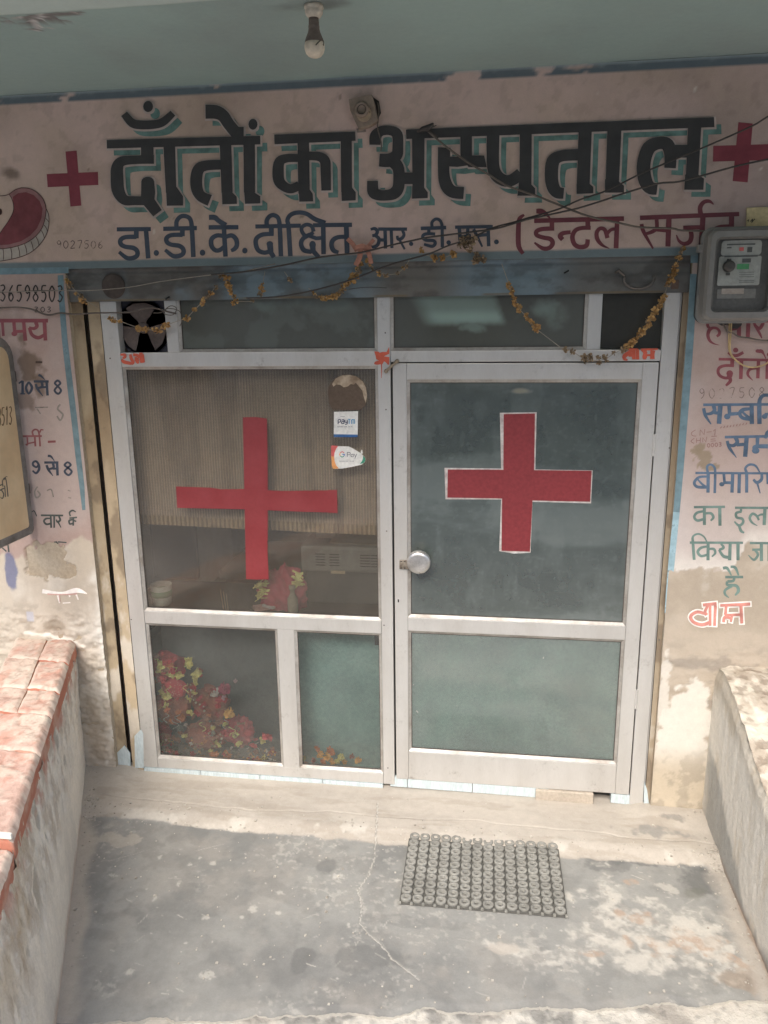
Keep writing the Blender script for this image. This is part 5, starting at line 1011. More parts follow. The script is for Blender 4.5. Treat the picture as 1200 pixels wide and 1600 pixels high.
garland('dense dried marigold tuft hanging from the cable left of the centre', [(344, 431), (350, 430), (352, 436), (356, 433), (355, 443), (358, 449), (361, 456), (366, 463), (369, 470), (365, 473), (394, 471)], thread=[(349, 428), (357, 448), (368, 471), (394, 471)], seed=4)
garland('two small dried flowers hanging on a thread below the painted degree line', [(410, 444), (408, 450), (411, 454), (406, 460)], thread=[(414, 424), (410, 446), (406, 462)], seed=5, sc=.8)
garland('single dried red flower hanging before the shutter bar', [(453, 436), (454, 439)], thread=[(444, 424), (453, 437)], brown=True, seed=6, sc=.8)
garland('thick dried marigold garland curving up to the orange star ornament', [(491, 458), (495, 463), (501, 464), (507, 466), (513, 465), (519, 464), (524, 463), (529, 459), (533, 456), (537, 450), (541, 445), (546, 441), (548, 436), (553, 438), (551, 430), (557, 432), (560, 424), (559, 418), (563, 412)], thread=[(482, 450), (495, 462), (515, 466), (535, 455), (552, 434), (564, 408)], seed=7, sc=1.05)
garland('sparse dried garland from the star ornament along the lower edge of the wall', [(575, 407), (578, 414), (583, 420), (593, 427), (603, 430), (621, 427), (630, 419), (634, 416), (659, 393), (658, 388)], thread=[(574, 400), (583, 420), (603, 430), (622, 427), (634, 416), (642, 402)], brown=False, seed=8, sc=.8)
garland('loose dried flowers hanging in a row under the small lettering', [(677, 401), (680, 404), (690, 404), (693, 402), (707, 396), (710, 399)], thread=[(664, 398), (678, 402), (692, 403), (708, 397)], seed=9, sc=.9)
garland('big brown clump of dried flowers hanging over the small lettering', [(722, 373), (728, 378), (735, 376), (718, 384), (727, 386), (737, 383), (732, 371), (723, 379), (741, 372), (734, 390)], thread=[(732, 366), (728, 388)], brown=True, seed=10, y=-.045, sc=1.1)
garland('two dark dried flowers hanging over the blue border right of the clump', [(744, 399), (746, 405), (743, 408), (755, 404), (757, 408)], thread=[(745, 398), (750, 408), (757, 405)], brown=True, seed=11)
garland('dried garland hanging before the right transom pane', [(795, 444), (796, 449), (800, 455), (799, 461), (804, 466), (804, 473), (807, 477), (812, 480), (811, 485), (822, 492), (824, 499), (829, 501), (834, 506), (835, 512), (840, 511), (838, 516)], thread=[(784, 412), (795, 443), (812, 483), (838, 514), (880, 546)], seed=12, sc=.92)
garland('curved garland of brown dried flowers lying over the top beam of the door', [(884, 546), (895, 549), (912, 558), (913, 563), (923, 556), (924, 561), (935, 559), (936, 566), (946, 557), (948, 562), (959, 552), (973, 546)], thread=[(880, 544), (896, 550), (914, 562), (936, 564), (948, 560), (960, 552), (974, 545)], brown=True, seed=13, y=-.03)
garland('long dried marigold garland hanging in the top right corner before the black pane', [(979, 541), (986, 537), (990, 533), (994, 528), (999, 524), (1002, 517), (1006, 519), (1010, 511), (1014, 508), (1013, 501), (1018, 498), (1020, 492), (1026, 490), (1024, 484), (1030, 480), (1032, 473), (1036, 468), (1039, 462), (1043, 448), (1044, 441), (1049, 438), (1050, 431), (1054, 426), (1052, 419), (1057, 414), (1061, 403), (1064, 395), (1067, 388)], thread=[(977, 542), (1000, 523), (1018, 498), (1036, 468), (1045, 440), (1060, 405), (1067, 386)], seed=14, sc=.98)
# the faded orange star ornament pinned over the opening
st = thing('star_ornament', 'faded orange paper star ornament tied to the cable between the two words', 'ornament', P(567, 388, -.045))
SAL = pm('faded_orange_paper', sr(196, 130, 104), .8, c2=sr(166, 106, 82), vs=50, amt=.8)
for pts, w_ in (([(543, 373), (551, 381), (558, 392)], 7), ([(584, 374), (577, 383), (568, 391)], 6), ([(564, 386), (562, 402), (556, 415)], 8), ([(572, 386), (577, 398), (580, 412)], 7), ([(553, 388), (566, 384), (580, 389)], 7)):
    mb = MB(); y = -.045-.002*len(st.children)
    L_ = []
    for i, (a, b) in enumerate(pts):
        t = (pts[min(i+1, len(pts)-1)][0]-pts[max(i-1, 0)][0], pts[min(i+1, len(pts)-1)][1]-pts[max(i-1, 0)][1]); l = math.hypot(*t); n_ = (-t[1]/l*w_/2, t[0]/l*w_/2); L_.append(((a+n_[0], b+n_[1]), (a-n_[0], b-n_[1])))
    mb.prism([P(*q[0], y) for q in L_]+[P(*q[1], y) for q in reversed(L_)], (0, .002, 0)); mb.obj('arm', SAL, st)

# ------------------------------------------------------------------ cables
CB = pm('black_cable', sr(70, 64, 60), .6, c2=sr(92, 84, 76), vs=20)
CG_ = pm('grey_cable', sr(112, 100, 88), .6)
def cable(label, pts, r, mat, y=-.05, name='cable'):
    p3 = [(a[0], a[1], a[2] if len(a) > 2 else y) for a in pts]; p3 = cr(p3, 4)
    q = [P(a, b, c) for a, b, c in p3]; return tag(MB().tube(q, r, 6).obj(name, mat, None, True), label, 'cable')
cable('black cable from the top right over the last big letter to the shutter bar', [(1260, 150), (1200, 182), (1175, 197), (1112, 225), (1062, 246), (1000, 272), (950, 297), (906, 312), (872, 327), (820, 342), (800, 348), (770, 356), (734, 373), (700, 384), (672, 396), (640, 405), (615, 412), (590, 421), (540, 440), (480, 456), (430, 464), (385, 466)], .0030, CB, -.052)
cable('black cable crossing the right red cross low and joining the bundle under the big title', [(1260, 240), (1200, 249), (1145, 261), (1095, 275), (1060, 284), (1027, 287), (975, 302), (946, 312), (908, 324), (888, 329), (856, 336), (820, 344), (780, 356), (740, 362), (700, 367), (668, 371), (644, 376), (620, 381), (572, 393), (552, 396), (500, 402), (440, 415), (380, 425), (330, 429)], .0032, CB, -.058)
cable('brown cable drooping from the tape knot to the meter box', [(664, 200), (670, 206), (698, 230), (733, 255), (761, 271), (792, 290), (838, 306), (873, 320), (920, 338), (970, 349), (1000, 355), (1050, 357), (1064, 360), (1108, 361)], .0036, CG_, -.045)
cable('thin pale wire from the left edge across the shutter bar', [(-20, 456), (0, 456), (60, 455), (100, 454), (137, 454), (200, 449), (250, 440), (325, 430), (380, 424), (430, 412)], .0016, pm('pale_wire', sr(160, 148, 132), .6), -.05)
cable('thin dark wire over the painted phone number', [(-20, 457), (20, 456), (60, 454), (95, 454)], .0018, CB, -.03)
cable('thick grey cable running along the left wall to the exhaust fan', [(-30, 482), (0, 481), (25, 480), (45, 482), (57, 486), (67, 490), (78, 492), (95, 489), (117, 491), (150, 489), (200, 488), (222, 483), (240, 481), (262, 487), (275, 490)], .0034, pm('grey_flex', sr(104, 92, 82), .6), -.034)
cable('thin wire dropping from the fan cable loop across the transom mullion', [(240, 489), (252, 488), (266, 478), (276, 482), (270, 492), (256, 490), (262, 482), (280, 486), (284, 500), (281, 510)], .0016, CG_, -.03)
cable('fine broken wire over the blue bar near the centre', [(545, 452), (570, 449), (590, 449), (604, 450)], .0012, CB, -.02)
kn = thing('tape_knot', 'black insulating tape knot on the cable above the big lettering', 'cable joint', P(665, 202, -.05))
MB().tube([P(652, 206, -.045), P(660, 202, -.05), P(668, 200, -.052), P(676, 195, -.05), (P(677, 192, -.05))], [.003, .009, .010, .007, .002], 8).obj('tape', CB, kn, True)
MB().tube([P(668, 204, -.05), P(682, 212, -.045), P(684, 216, -.04)], [.004, .003, .002], 6).obj('tail', CB, kn, True); MB().tube([P(672, 199, -.052), P(682, 196, -.05)], [.003, .0012], 6).obj('tail', CB, kn, True)
cable('thin cable hanging from the wall socket down over the big letter', [(590, 160), (592, 172), (591, 185), (590, 200), (593, 212), (596, 225), (595, 236)], .0022, CG_, -.032)
cable('brown cable sagging below the meter box to the right edge', [(1128, 500), (1134, 515), (1138, 519), (1146, 521), (1155, 526), (1170, 528), (1185, 531), (1200, 532), (1240, 532)], .0030, CG_, -.034)
YW = pm('yellow_wire', sr(206, 172, 104), .5, c2=sr(180, 150, 100), vs=30)
cable('yellow wire hanging in a loop from under the meter box', [(1143, 500), (1142, 520), (1140.5, 540), (1142, 552), (1149, 562), (1160, 570), (1175, 574), (1190, 571.5), (1200, 566), (1215, 552)], .0028, YW, -.034)
cable('second yellow wire beside the looping yellow wire', [(1140, 500), (1139, 518), (1138.6, 535), (1139.5, 548), (1145, 560)], .0022, YW, -.032)

# ------------------------------------------------------------------ lamp, socket, plates, meter
BZ = lambda pr_: [(a_*.82, 2.70+(b_-2.70)*.92) for a_, b_ in pr_]
bulb = thing('light_bulb', 'unlit dusty white bulb hanging from the ceiling', 'light bulb', (.011, -.663, 2.70))
CERA = pm('dusty_ceramic', sr(204, 192, 170), .6, c2=sr(150, 134, 112), vs=60, bp=.4)
MB().lathe(BZ([(.0, 2.702), (.030, 2.70), (.031, 2.692), (.027, 2.689), (.029, 2.684), (.0275, 2.677), (.021, 2.670), (.018, 2.667), (0, 2.667)]), (.011, -.663, 0), 'z', 24).obj('holder', CERA, bulb, True)
MB().lathe(BZ([(.0155, 2.668), (.0165, 2.655), (.0165, 2.648), (.0180, 2.647), (.0180, 2.643), (.0175, 2.640), (.020, 2.630), (.026, 2.618), (.0305, 2.607), (.031, 2.604), (0, 2.604)]), (.010, -.663, 0), 'z', 24).obj('bulb_base', pm('brown_plastic', sr(122, 106, 94), .6, c2=sr(92, 80, 72), vs=40), bulb, True)
MB().lathe(BZ([(.0305, 2.605), (.0325, 2.597), (.032, 2.587), (.028, 2.577), (.021, 2.570), (.011, 2.566), (0, 2.565)]), (.010, -.663, 0), 'z', 24).obj('bulb_globe', pm('dusty_bulb', sr(214, 200, 174), .5, c2=sr(188, 172, 146), vs=40), bulb, True)
MB().tube([(.026, -.655, 2.630), (.034, -.665, 2.613), (.035, -.672, 2.602)], .0022, 5).tube([(.030, -.680, 2.612), (.020, -.692, 2.598)], .0018, 5).obj('cobweb', pm('cobweb_dust', sr(96, 88, 78), .9), bulb)
skt = thing('wall_socket', 'old dusty lamp socket plate tilted on the wall above the big letters', 'socket', P(567, 175))
PL = pm('dirty_cream_plastic', sr(152, 132, 112), .6, c2=sr(120, 100, 84), vs=40, bp=.4)
pts = [(545, 155), (566, 150), (581, 148), (586, 165), (590, 188), (578, 196), (560, 201), (553, 186), (547, 172)]
MB().prism([P(a, b, -.050) for a, b in pts], (0, .032, 0)).obj('plate', PL, skt)
c = P(565.5, 171.5, -.050); RX = Matrix.Identity(4)
MB().lathe([(.024, .0), (.026, -.004), (.022, -.012), (.017, -.014), (.015, -.006)], (c.x, c.y, c.z), 'y', 24).obj('ring', PL, skt, True)
MB().lathe([(0, .002), (.014, .001), (.015, -.008), (.0135, -.008), (.0125, .004)], (c.x, c.y, c.z), 'y', 20).obj('lamp_hole', pm('hole_dark', sr(60, 48, 46), .8), skt, True)
q = P(569, 184, -.0505); MB().lathe([(.018, -.001), (.026, -.004), (.024, .0)], (q.x, q.y, q.z+.012), 'y', 24).obj('collar', pm('cream_collar', sr(182, 156, 122), .6), skt, True)
for px, py in ((555.5, 172), (578.5, 175)): q = P(px, py, -.051); MB().lathe([(0, -.002), (.003, -.0015), (.003, .001)], (q.x, q.y, q.z), 'y', 8).obj('screw', M_dark, skt)
MB().prism([P(a, b, -.03) for a, b in ((582, 151), (592, 158), (595, 176), (590, 186))], (0, .006, 0)).obj('side_bracket', M_dark, skt)
MB().prism([P(a, b, -.024) for a, b in ((557, 201), (571, 201), (572, 206), (558, 207))], (0, .003, 0)).obj('tape_patch', pm('pale_tape', sr(150, 134, 120), .8), skt)

met = thing('electric_meter', 'grey electricity meter box with smoky cover at the top right of the wall', 'meter box', P(1150, 430, -.10))
MG = pm('smoky_plastic', sr(136, 133, 126), .32, c2=sr(112, 106, 98), vs=10, fs=40, fine=.1, bp=.1, spec=.5); MDK = pm('meter_black', sr(70, 70, 68), .6)
a = P(1101, 360, -.065); b = P(1207, 500, -.09)
x0, x1, z1, z0 = a.x, 1.40, a.z+.004, b.z-.004
def rrect(x0, x1, z0, z1, r, y, n=6):
    pts = []
    for cx_, cz_, a0 in ((x1-r, z1-r, 0), (x0+r, z1-r, 90), (x0+r, z0+r, 180), (x1-r, z0+r, 270)):
        for k in range(n+1): t = math.radians(a0+90*k/n); pts.append((cx_+r*math.cos(t), y, cz_+r*math.sin(t)))
    return pts
def loft(mb, loops, cap0=False, cap1=True):
    n = len(loops[0])
    for A_, B_ in zip(loops[:-1], loops[1:]):
        for k in range(n): mb.quad(A_[k], A_[(k+1) % n], B_[(k+1) % n], B_[k])
    if cap1: mb.poly(loops[-1])
    if cap0: mb.poly(loops[0][::-1])
    return mb
mb = MB(); loft(mb, [rrect(x0-.004, x1+.004, z0-.004, z1+.004, .030, -.020), rrect(x0-.004, x1+.004, z0-.004, z1+.004, .030, -.050)], True, True); mb.obj('back_box', MDK, met)
mb = MB(); loft(mb, [rrect(x0-.006, x1+.006, z0-.006, z1+.006, .032, -.050), rrect(x0-.006, x1+.006, z0-.006, z1+.006, .032, -.056), rrect(x0+.001, x1-.001, z0+.001, z1-.001, .030, -.058), rrect(x0+.004, x1-.004, z0+.004, z1-.004, .028, -.105), rrect(x0+.012, x1-.012, z0+.012, z1-.012, .024, -.117), rrect(x0+.026, x1-.026, z0+.03, z1-.03, .018, -.119)], False, False)
mb.obj('cover', MG, met, True)
fx0, fx1, fz0, fz1 = x0+.026, x1-.026, z0+.03, z1-.03
mb = MB(); loft(mb, [rrect(fx0, fx1, fz0, fz1, .018, -.119), rrect(fx0+.006, fx1-.006, fz0+.006, fz1-.006, .014, -.112), rrect(fx0+.007, fx1-.007, fz0+.007, fz1-.007, .014, -.090)], False, True); mb.obj('window_recess', pm('smoky_recess', sr(104, 102, 96), .5), met)
MF = pm('meter_face', sr(168, 170, 160), .6, c2=sr(146, 148, 138), vs=15); MLN = pm('print_grey', sr(96, 98, 94), .7)
def plate(px0, py0, px1, py1, y, name, mat, th=.002, par=met, r=.006):
    a, b = P(px0, py0, y), P(px1, py1, y); mb = MB(); loft(mb, [rrect(a.x, b.x, b.z, a.z, r, y+th, 4), rrect(a.x, b.x, b.z, a.z, r, y, 4)]); return mb.obj(name, mat, par)
plate(1128, 376, 1189, 399, -.094, 'label_plate', MF, r=.012); plate(1124, 401, 1186, 445.5, -.095, 'meter_face', MF)
plate(1121, 452, 1180, 466, -.094, 'terminal_cover', pm('terminal_grey', sr(132, 130, 122), .6), r=.002); plate(1128, 451, 1162, 459, -.0965, 'paper_scrap', pm('paper_scrap', sr(176, 162, 146), .8), th=.001, r=.001)
plate(1136, 381.2, 1180, 382.4, -.0952, 'print_line', MLN, .0005, r=.0002); plate(1132, 399.6, 1184, 401, -.0962, 'print_line', MLN, .0005, r=.0002); plate(1136, 386, 1143, 388, -.0952, 'print_line', MLN, .0005, r=.0002)
plate(1155.5, 386.5, 1162, 392, -.0956, 'red_mark', pm('red_display', sr(214, 92, 84), .5), .0005, r=.001); plate(1168, 386, 1175, 394, -.0956, 'print_block', MLN, .0005, r=.0005)
plate(1152, 412.5, 1170, 420.5, -.0970, 'display', pm('green_display', sr(72, 158, 96), .4), .001, r=.001); plate(1160, 404, 1173, 410, -.0966, 'print_block', MLN, .0005, r=.0005)
for yy in (425, 428.5, 432, 438, 441): plate(1155, yy, 1178, yy+.8, -.0966, 'print_line', pm('print_pale', sr(140, 142, 134), .7), .0005, r=.0001)
q = P(1139.5, 416, -.112); MB().lathe([(0, -.009), (.014, -.009), (.0175, -.006), (.0180, .012), (0, .012)], (q.x, q.y, q.z), 'y', 24).obj('dial_knob', pm('knob_dark', sr(78, 74, 68), .5), met, True)
for dz in (.020, -.024): MB().box(q.x-.006, q.x+.006, q.y+.004, q.y+.012, q.z+dz-.004, q.z+dz+.004, .001).obj('seal', MDK, met)
for py in (388, 476): a = P(1099, py, -.06); MB().box(a.x-.016, a.x+.004, -.062, -.030, a.z-.012, a.z+.012, .002).obj('clip', pm('clip_grey', sr(150, 146, 138), .5), met)
MB().prism([P(x_, y_, -.026) for x_, y_ in ((1121, 498), (1160, 498), (1159, 508), (1152, 514), (1143, 513), (1137, 507), (1128, 509), (1122, 506))], (0, .004, 0)).obj('dark_patch', pm('black_blot', sr(78, 72, 70), .8), met)  # flat dark patch just below the meter box
yp = thing('notice_plate', 'small yellow printed plate fixed above the meter box', 'notice', P(1190, 340)); YP = pm('yellow_print', sr(214, 190, 130), .7, c2=sr(190, 164, 108), vs=20)
MB().prism([P(a, b, -.026) for a, b in ((1167, 324.5), (1245, 321.5), (1245, 356), (1166, 358))], (0, .004, 0)).obj('sheet', YP, yp)
ik = Ink(1160, 330, 6.0); ik.S((40, 95, 5), (60, 80, 7), (52, 105, 5)); ik.S((70, 100, 4), (95, 75, 8), (88, 105, 6), (115, 70, 7)); ik.L((90, 88, 3), (122, 78, 3)); ik.build('scribble', pm('scribble_ink', sr(90, 80, 66), .8), yp, y=-.026)
# the projecting tin sign at the left edge
sg = thing('tin_signboard', 'yellow tin signboard with rounded corner projecting from the left wall', 'signboard', (-1.35, -.04, 1.45))
SY = pm('yellow_tin', sr(222, 196, 150), .6, c2=sr(204, 170, 120), vs=5, amt=.8, fs=40, fine=.06, bp=.1); SG = pm('tin_rim', sr(132, 130, 126), .55, .2, c2=sr(98, 90, 84), vs=18, amt=.8)
def yz_round(y0, y1, z0, z1, r, x, n=5):
    pts = []
    for cy_, cz_, a0 in ((y1-r, z1-r, 0), (y0+r, z1-r, 90), (y0+r, z0+r*.25, 180), (y1-r*.25, z0+r*.25, 270)):
        rr_ = r if a0 < 180 else r*.25
        for k in range(n+1): t = math.radians(a0+90*k/n); pts.append((x, cy_+rr_*math.cos(t), cz_+rr_*math.sin(t)))
    return pts
Y0, Y1, ZB, ZTP = -.72, -.042, 1.070, 1.852
mb = MB(); loft(mb, [yz_round(Y0, Y1, ZB, ZTP, .075, -1.394), yz_round(Y0, Y1, ZB, ZTP, .075, -1.358), yz_round(Y0+.006, Y1-.006, ZB+.006, ZTP-.006, .070, -1.352), yz_round(Y0+.034, Y1-.034, ZB+.034, ZTP-.034, .050, -1.353)], True, False); mb.obj('rim', SG, sg, True)
mb = MB(); mb.poly(yz_round(Y0+.034, Y1-.034, ZB+.034, ZTP-.034, .050, -1.3532)); mb.obj('face', SY, sg)
def PX(px, py, x=-1.3526):
    d = AF + AR*((px-600)/FPX) + AU*((800-py)/FPX); return CAM+d*((x-CAM.x)/d.x)
ik = Ink(0, 410, 6); digits(ik, '98513', -55, 1370, 30, 165, 9, .15, -4)
ik.build('painted_number', paint('brown_sign_paint', sr(112, 86, 56), .2), sg, y=0, lift=0, step=0, fn=lambda a, b, y: PX(a, b, -1.3526+y))
ik = Ink(0, 640, 6); ik.L((-40, 725, 12), (28, 700, 12)); ik.S((28, 722, 10), (24, 670, 10), (48, 640, 10), (62, 690, 10), (75, 815, 12)); ik.S((42, 660, 8), (52, 632, 8), (70, 630, 6)); ik.L((44, 712, 10), (52, 820, 10)); ik.S((-20, 770, 10), (20, 745, 12), (40, 740, 10)); ik.S((10, 750, 10), (34, 790, 12), (24, 832, 10), (4, 820, 6))
ik.build('painted_lettering', paint('grey_sign_paint', sr(104, 98, 92), .2), sg, y=0, lift=0, step=0, fn=lambda a, b, y: PX(a, b, -1.3524+y))
for z in (1.25, 1.7): MB().box(-1.384, -1.367, -.045, WALL+.002, z-.02, z+.02).obj('bracket', M_dark, sg)

# ------------------------------------------------------------------ parapets on both sides of the landing
pl = thing('brick_parapet', 'low plastered parapet with worn red stone slabs on top at the left', 'parapet', (-1.4, -.5, -.04))
yy_ = np.arange(-.02, -2.3, -.005); tt = np.linspace(0, 1, 130)
Yq = np.repeat(yy_[:, None], 130, 1); T = np.repeat(tt[None], len(yy_), 0)
xb = Lx(Yq); ZTOPL = lambda y: np.where(y > -1.262, .545, .505)
xt = -1.252+(-.02-Yq)*.405
Zq = -.10+(ZTOPL(Yq)+.10)*T
n1 = fbm(Yq*1.0, Zq*.7, 6, 6, 801); n2 = fbm(Yq, Zq*.45, 18, 6, 802); n3 = fbm(Yq*1.6, Zq*.5, 50, 4, 803)
frac = np.clip((Zq+.04)/.6, 0, 1)
Xq = xb+(xt-xb)*frac+(n3-.5)*.012*sm(.2, .6, frac)+ (n2-.5)*.026*sm(.1, .5, frac)+(n1-.5)*.03*sm(.35, .8, frac)
C = np.ones(Xq.shape+(3,))*np.array(sr(236, 224, 204)); C = mixc(C, np.array(sr(212, 202, 186)), sm(.42, .64, n1)*.6)
C = mixc(C, np.array(sr(160, 136, 112)), sm(.5, .68, n2)*.5*sm(.3, .6, frac)); C = mixc(C, LIME, sm(.60, .70, n3)*.5*sm(.3, .5, frac)); C = mixc(C, np.array(sr(110, 98, 84)), sm(.42, .32, n2)*.45*sm(.35, .6, frac))
C = mixc(C, np.array(sr(192, 160, 110)), sm(-.95, -1.2, Yq)*sm(.35, .8, frac)*sm(.4, .6, n1)*.5)
rb = sm(.52, .60, fbm(Yq*1.6, Zq*1.1, 11, 5, 804))*sm(.76, .90, frac)*sm(1.02, .97, frac+.0)
C = mixc(C, np.array(sr(196, 128, 104)), rb*.75)
C = mixc(C, np.array(sr(196, 166, 140)), sm(.06, .0, frac+(n2-.5)*.08)*.7)
grid_mesh('plaster_face', Xq, Yq, Zq, C, M_rawplaster, pl)
mb = MB()
for ya, yb2, zt in ((-.02, -1.262, .545), (-1.262, -2.3, .505)):
    a = (-1.240+(-.02-ya)*.405, ya); b = (-1.240+(-.02-yb2)*.405, yb2)
    mb.prism([Vector((a[0]-.045, a[1], -.3)), Vector((b[0]-.045, b[1], -.3)), Vector((b[0]-.262, b[1], -.3)), Vector((a[0]-.262, a[1], -.3))], (0, 0, zt+.3))
mb.obj('core', M_conc, pl)
def vcol_slab(par, ya, yb2, u0, u1, zt, th, seed, red=1.0):
    """one stone slab; u runs across the parapet from the inner edge (0) outwards (1)"""
    n, m_ = max(10, int(abs(yb2-ya)/.008)), max(8, int((u1-u0)*.26/.008))
    U, V = np.meshgrid(np.linspace(0, 1, m_), np.linspace(0, 1, n), indexing='ij')
    Yv = ya+(yb2-ya)*V; Wd = .27; xin = -1.248+(-.02-Yv)*.405+.004
    Xv = xin-(u0+(u1-u0)*U)*Wd
    nb = fbm(Xv, Yv, 9, 6, seed)
    ed = np.minimum(np.minimum(U*(u1-u0)*Wd, (1-U)*(u1-u0)*Wd), np.minimum(V, 1-V)*abs(yb2-ya))
    Zv = zt+(nb-.5)*.020+(fbm(Xv, Yv, 40, 4, seed+1)-.5)*.007-.008*sm(.010, .0, ed+(fbm(Xv, Yv, 50, 3, seed+2)-.5)*.010)-.014*sm(.016, .0, U*(u1-u0)*Wd+(fbm(Xv*0, Yv, 40, 4, seed+6)-.5)*.02)*(u0 < .1)
    C = np.ones(Xv.shape+(3,))*np.array(sr(202, 164, 144)); C = mixc(C, np.array(sr(214, 192, 170)), sm(.42, .6, fbm(Xv, Yv, 7, 6, seed+2))*.75); C = mixc(C, np.array(sr(206, 140, 114)), sm(.5, .66, fbm(Xv*1.5, Yv, 12, 5, seed+3))*.6)
    C = mixc(C, np.array(sr(214, 200, 178)), sm(.50, .66, fbm(Xv, Yv, 22, 5, seed+4))*.55); C = mixc(C, np.array(sr(214, 200, 180)), sm(.02, .0, ed+(nb-.5)*.03)*.5); C = mixc(C, np.array(sr(150, 112, 92)), sm(.6, .7, fbm(Xv, Yv, 60, 4, seed+9))*.4)
    lns = np.abs(((Xv*.8+Yv*1.0)*6+fbm(Xv, Yv, 5, 3, seed+5)*1.5) % 1-.5); C = mixc(C, np.array(sr(168, 104, 80)), sm(.035, .0, lns)*.35); Zv = Zv-.004*sm(.04, .0, lns)
    # close it into a solid: border ring dropped by the thickness
    idx = [(i, 0) for i in range(m_)]+[(m_-1, j) for j in range(1, n)]+[(i, n-1) for i in range(m_-2, -1, -1)]+[(0, j) for j in range(n-2, 0, -1)]
    o = grid_mesh('stone_slab', Xv, Yv, Zv, C, M_slab, par)
    bx = np.array([Xv[i] for i in idx+idx[:1]]); by = np.array([Yv[i] for i in idx+idx[:1]]); bz = np.array([Zv[i] for i in idx+idx[:1]])
    k = len(bx); R4 = np.linspace(0, 1, 5)
    XS = np.repeat(bx[:, None], 5, 1)+(fbm(by[:, None]*1.0, R4[None]*.1+bx[:, None], 30, 3, seed)-.5)*.008*np.sin(R4*3.14)[None]; YS = np.repeat(by[:, None], 5, 1); ZS = bz[:, None]-R4[None]*th
    CS = np.ones(XS.shape+(3,))*np.array(sr(196, 120, 90)); CS = mixc(CS, np.array(sr(206, 170, 146)), sm(.5, .65, fbm(YS+XS, ZS, 16, 5, seed+7))*.6)
    s2 = grid_mesh('slab_side', XS, YS, ZS, CS, M_slab, o); return o
M_slab = vcm('red_stone', .9, 90, .10, .8, .003, .15)
rows = [(-.022, -.224, 2), (-.2255, -.454, 2), (-.4555, -.630, 2), (-.6315, -.854, 1), (-.8555, -1.258, 1)]
for i, (ya, yb2, k) in enumerate(rows):
    sp = [(0, .474), (.480, 1.0)] if k == 2 else [(0, 1.0)]
    for j, (u0, u1) in enumerate(sp): vcol_slab(pl, ya, yb2, u0, u1, .598-.003*i+(.003 if j else 0), .052, 820+i*10+j*3)
vcol_slab(pl, -1.27, -1.70, 0, 1.0, .556, .05, 880); vcol_slab(pl, -1.706, -2.28, 0, 1.0, .553, .05, 890)
mb = MB(); a = -1.240+(-.02+1.262)*.405; mb.box(a-.26, a-.004, -1.266, -1.258, .580, .597, .002); mb.obj('lime_mortar', pm('lime_mortar', sr(226, 220, 206), .9, bp=.6, bd=.002), pl)

pr = thing('cement_parapet', 'low grey cement parapet with a crumbling rounded top at the right', 'parapet', (1.6, -.5, -.04))
Zt_ = lambda y: .612-.20*sm(-.05, -.75, y)+.0*y
yy_ = np.arange(-.02, -2.3, -.005); tt = np.linspace(0, 1, 130); Yq = np.repeat(yy_[:, None], 130, 1); T = np.repeat(tt[None], len(yy_), 0)
top_ = Zt_(Yq)+(fbm(Yq, Yq*0, 12, 4, 905)-.5)*.03
Zq = -.10+(top_+.10)*T; n1 = fbm(Yq, Zq*.5, 4, 6, 901); n2 = fbm(Yq*1.5, Zq*.4, 16, 6, 902)
bev = sm(.93, 1.0, T)
Xq = Rx(Yq)-.002+(n2-.5)*.008+bev*.012+(fbm(Yq, Zq, 40, 4, 903)-.5)*.008*bev - .02*sm(-.3, -.05, Yq)*0
C = np.ones(Xq.shape+(3,))*np.array(sr(222, 214, 198)); C = mixc(C, np.array(sr(202, 198, 186)), sm(.42, .62, n1)*.7); C = mixc(C, np.array(sr(206, 188, 158)), sm(.5, .68, n2)*.4)
dampz = .30-.75*sm(-.05, -1.0, Yq)*0 ; dk = sm(.02, -.02, Zq-(.34+.30*(Yq+.02)*-1*0-.55*sm(-.0, -.6, Yq)*1.0*.0)+(fbm(Yq*2, Zq, 8, 5, 904)-.5)*.16-.0)
dk = sm(.03, -.03, Zq-(.30-.30*np.clip((-Yq-.05)/.5, 0, 1))+(fbm(Yq*2.5, Zq*.8, 8, 5, 904)-.5)*.14)*sm(.0, -.10, Yq)
C = mixc(C, np.array(sr(160, 158, 150)), dk*.85); C = mixc(C, np.array(sr(150, 120, 92)), sm(.03, .0, Zq+.04+(n2-.5)*.03)*.5); C = mixc(C, np.array(sr(150, 134, 108)), sm(.80, .97, T+(n2-.5)*.2)*.45)
grid_mesh('plaster_face', Xq, Yq, Zq, C, M_rawplaster, pr)
xx_ = np.linspace(0, 1, 90); U, V = np.meshgrid(yy_, xx_, indexing='ij'); Xv = (Rx(U)+.010)+V*.44
top0 = Zt_(U)+(fbm(U, U*0, 12, 4, 905)-.5)*.03
n4 = fbm(Xv, U, 9, 6, 911); n5 = fbm(Xv, U, 34, 5, 912); Zv = top0+(n4-.5)*.035*sm(0, .1, V)+(n5-.5)*.012+.02*V
C = np.ones(Xv.shape+(3,))*np.array(sr(206, 194, 172)); C = mixc(C, np.array(sr(172, 154, 132)), sm(.45, .62, n4)*.7); C = mixc(C, np.array(sr(228, 218, 198)), sm(.55, .68, n5)*.5); C = mixc(C, np.array(sr(120, 102, 84)), sm(.42, .34, n5)*.5)
grid_mesh('crumbling_top', Xv, U, Zv, C, M_rawplaster, pr)
MB().box(1.42, 1.80, -2.3, -.022, -.3, .36).obj('core', M_conc, pr)

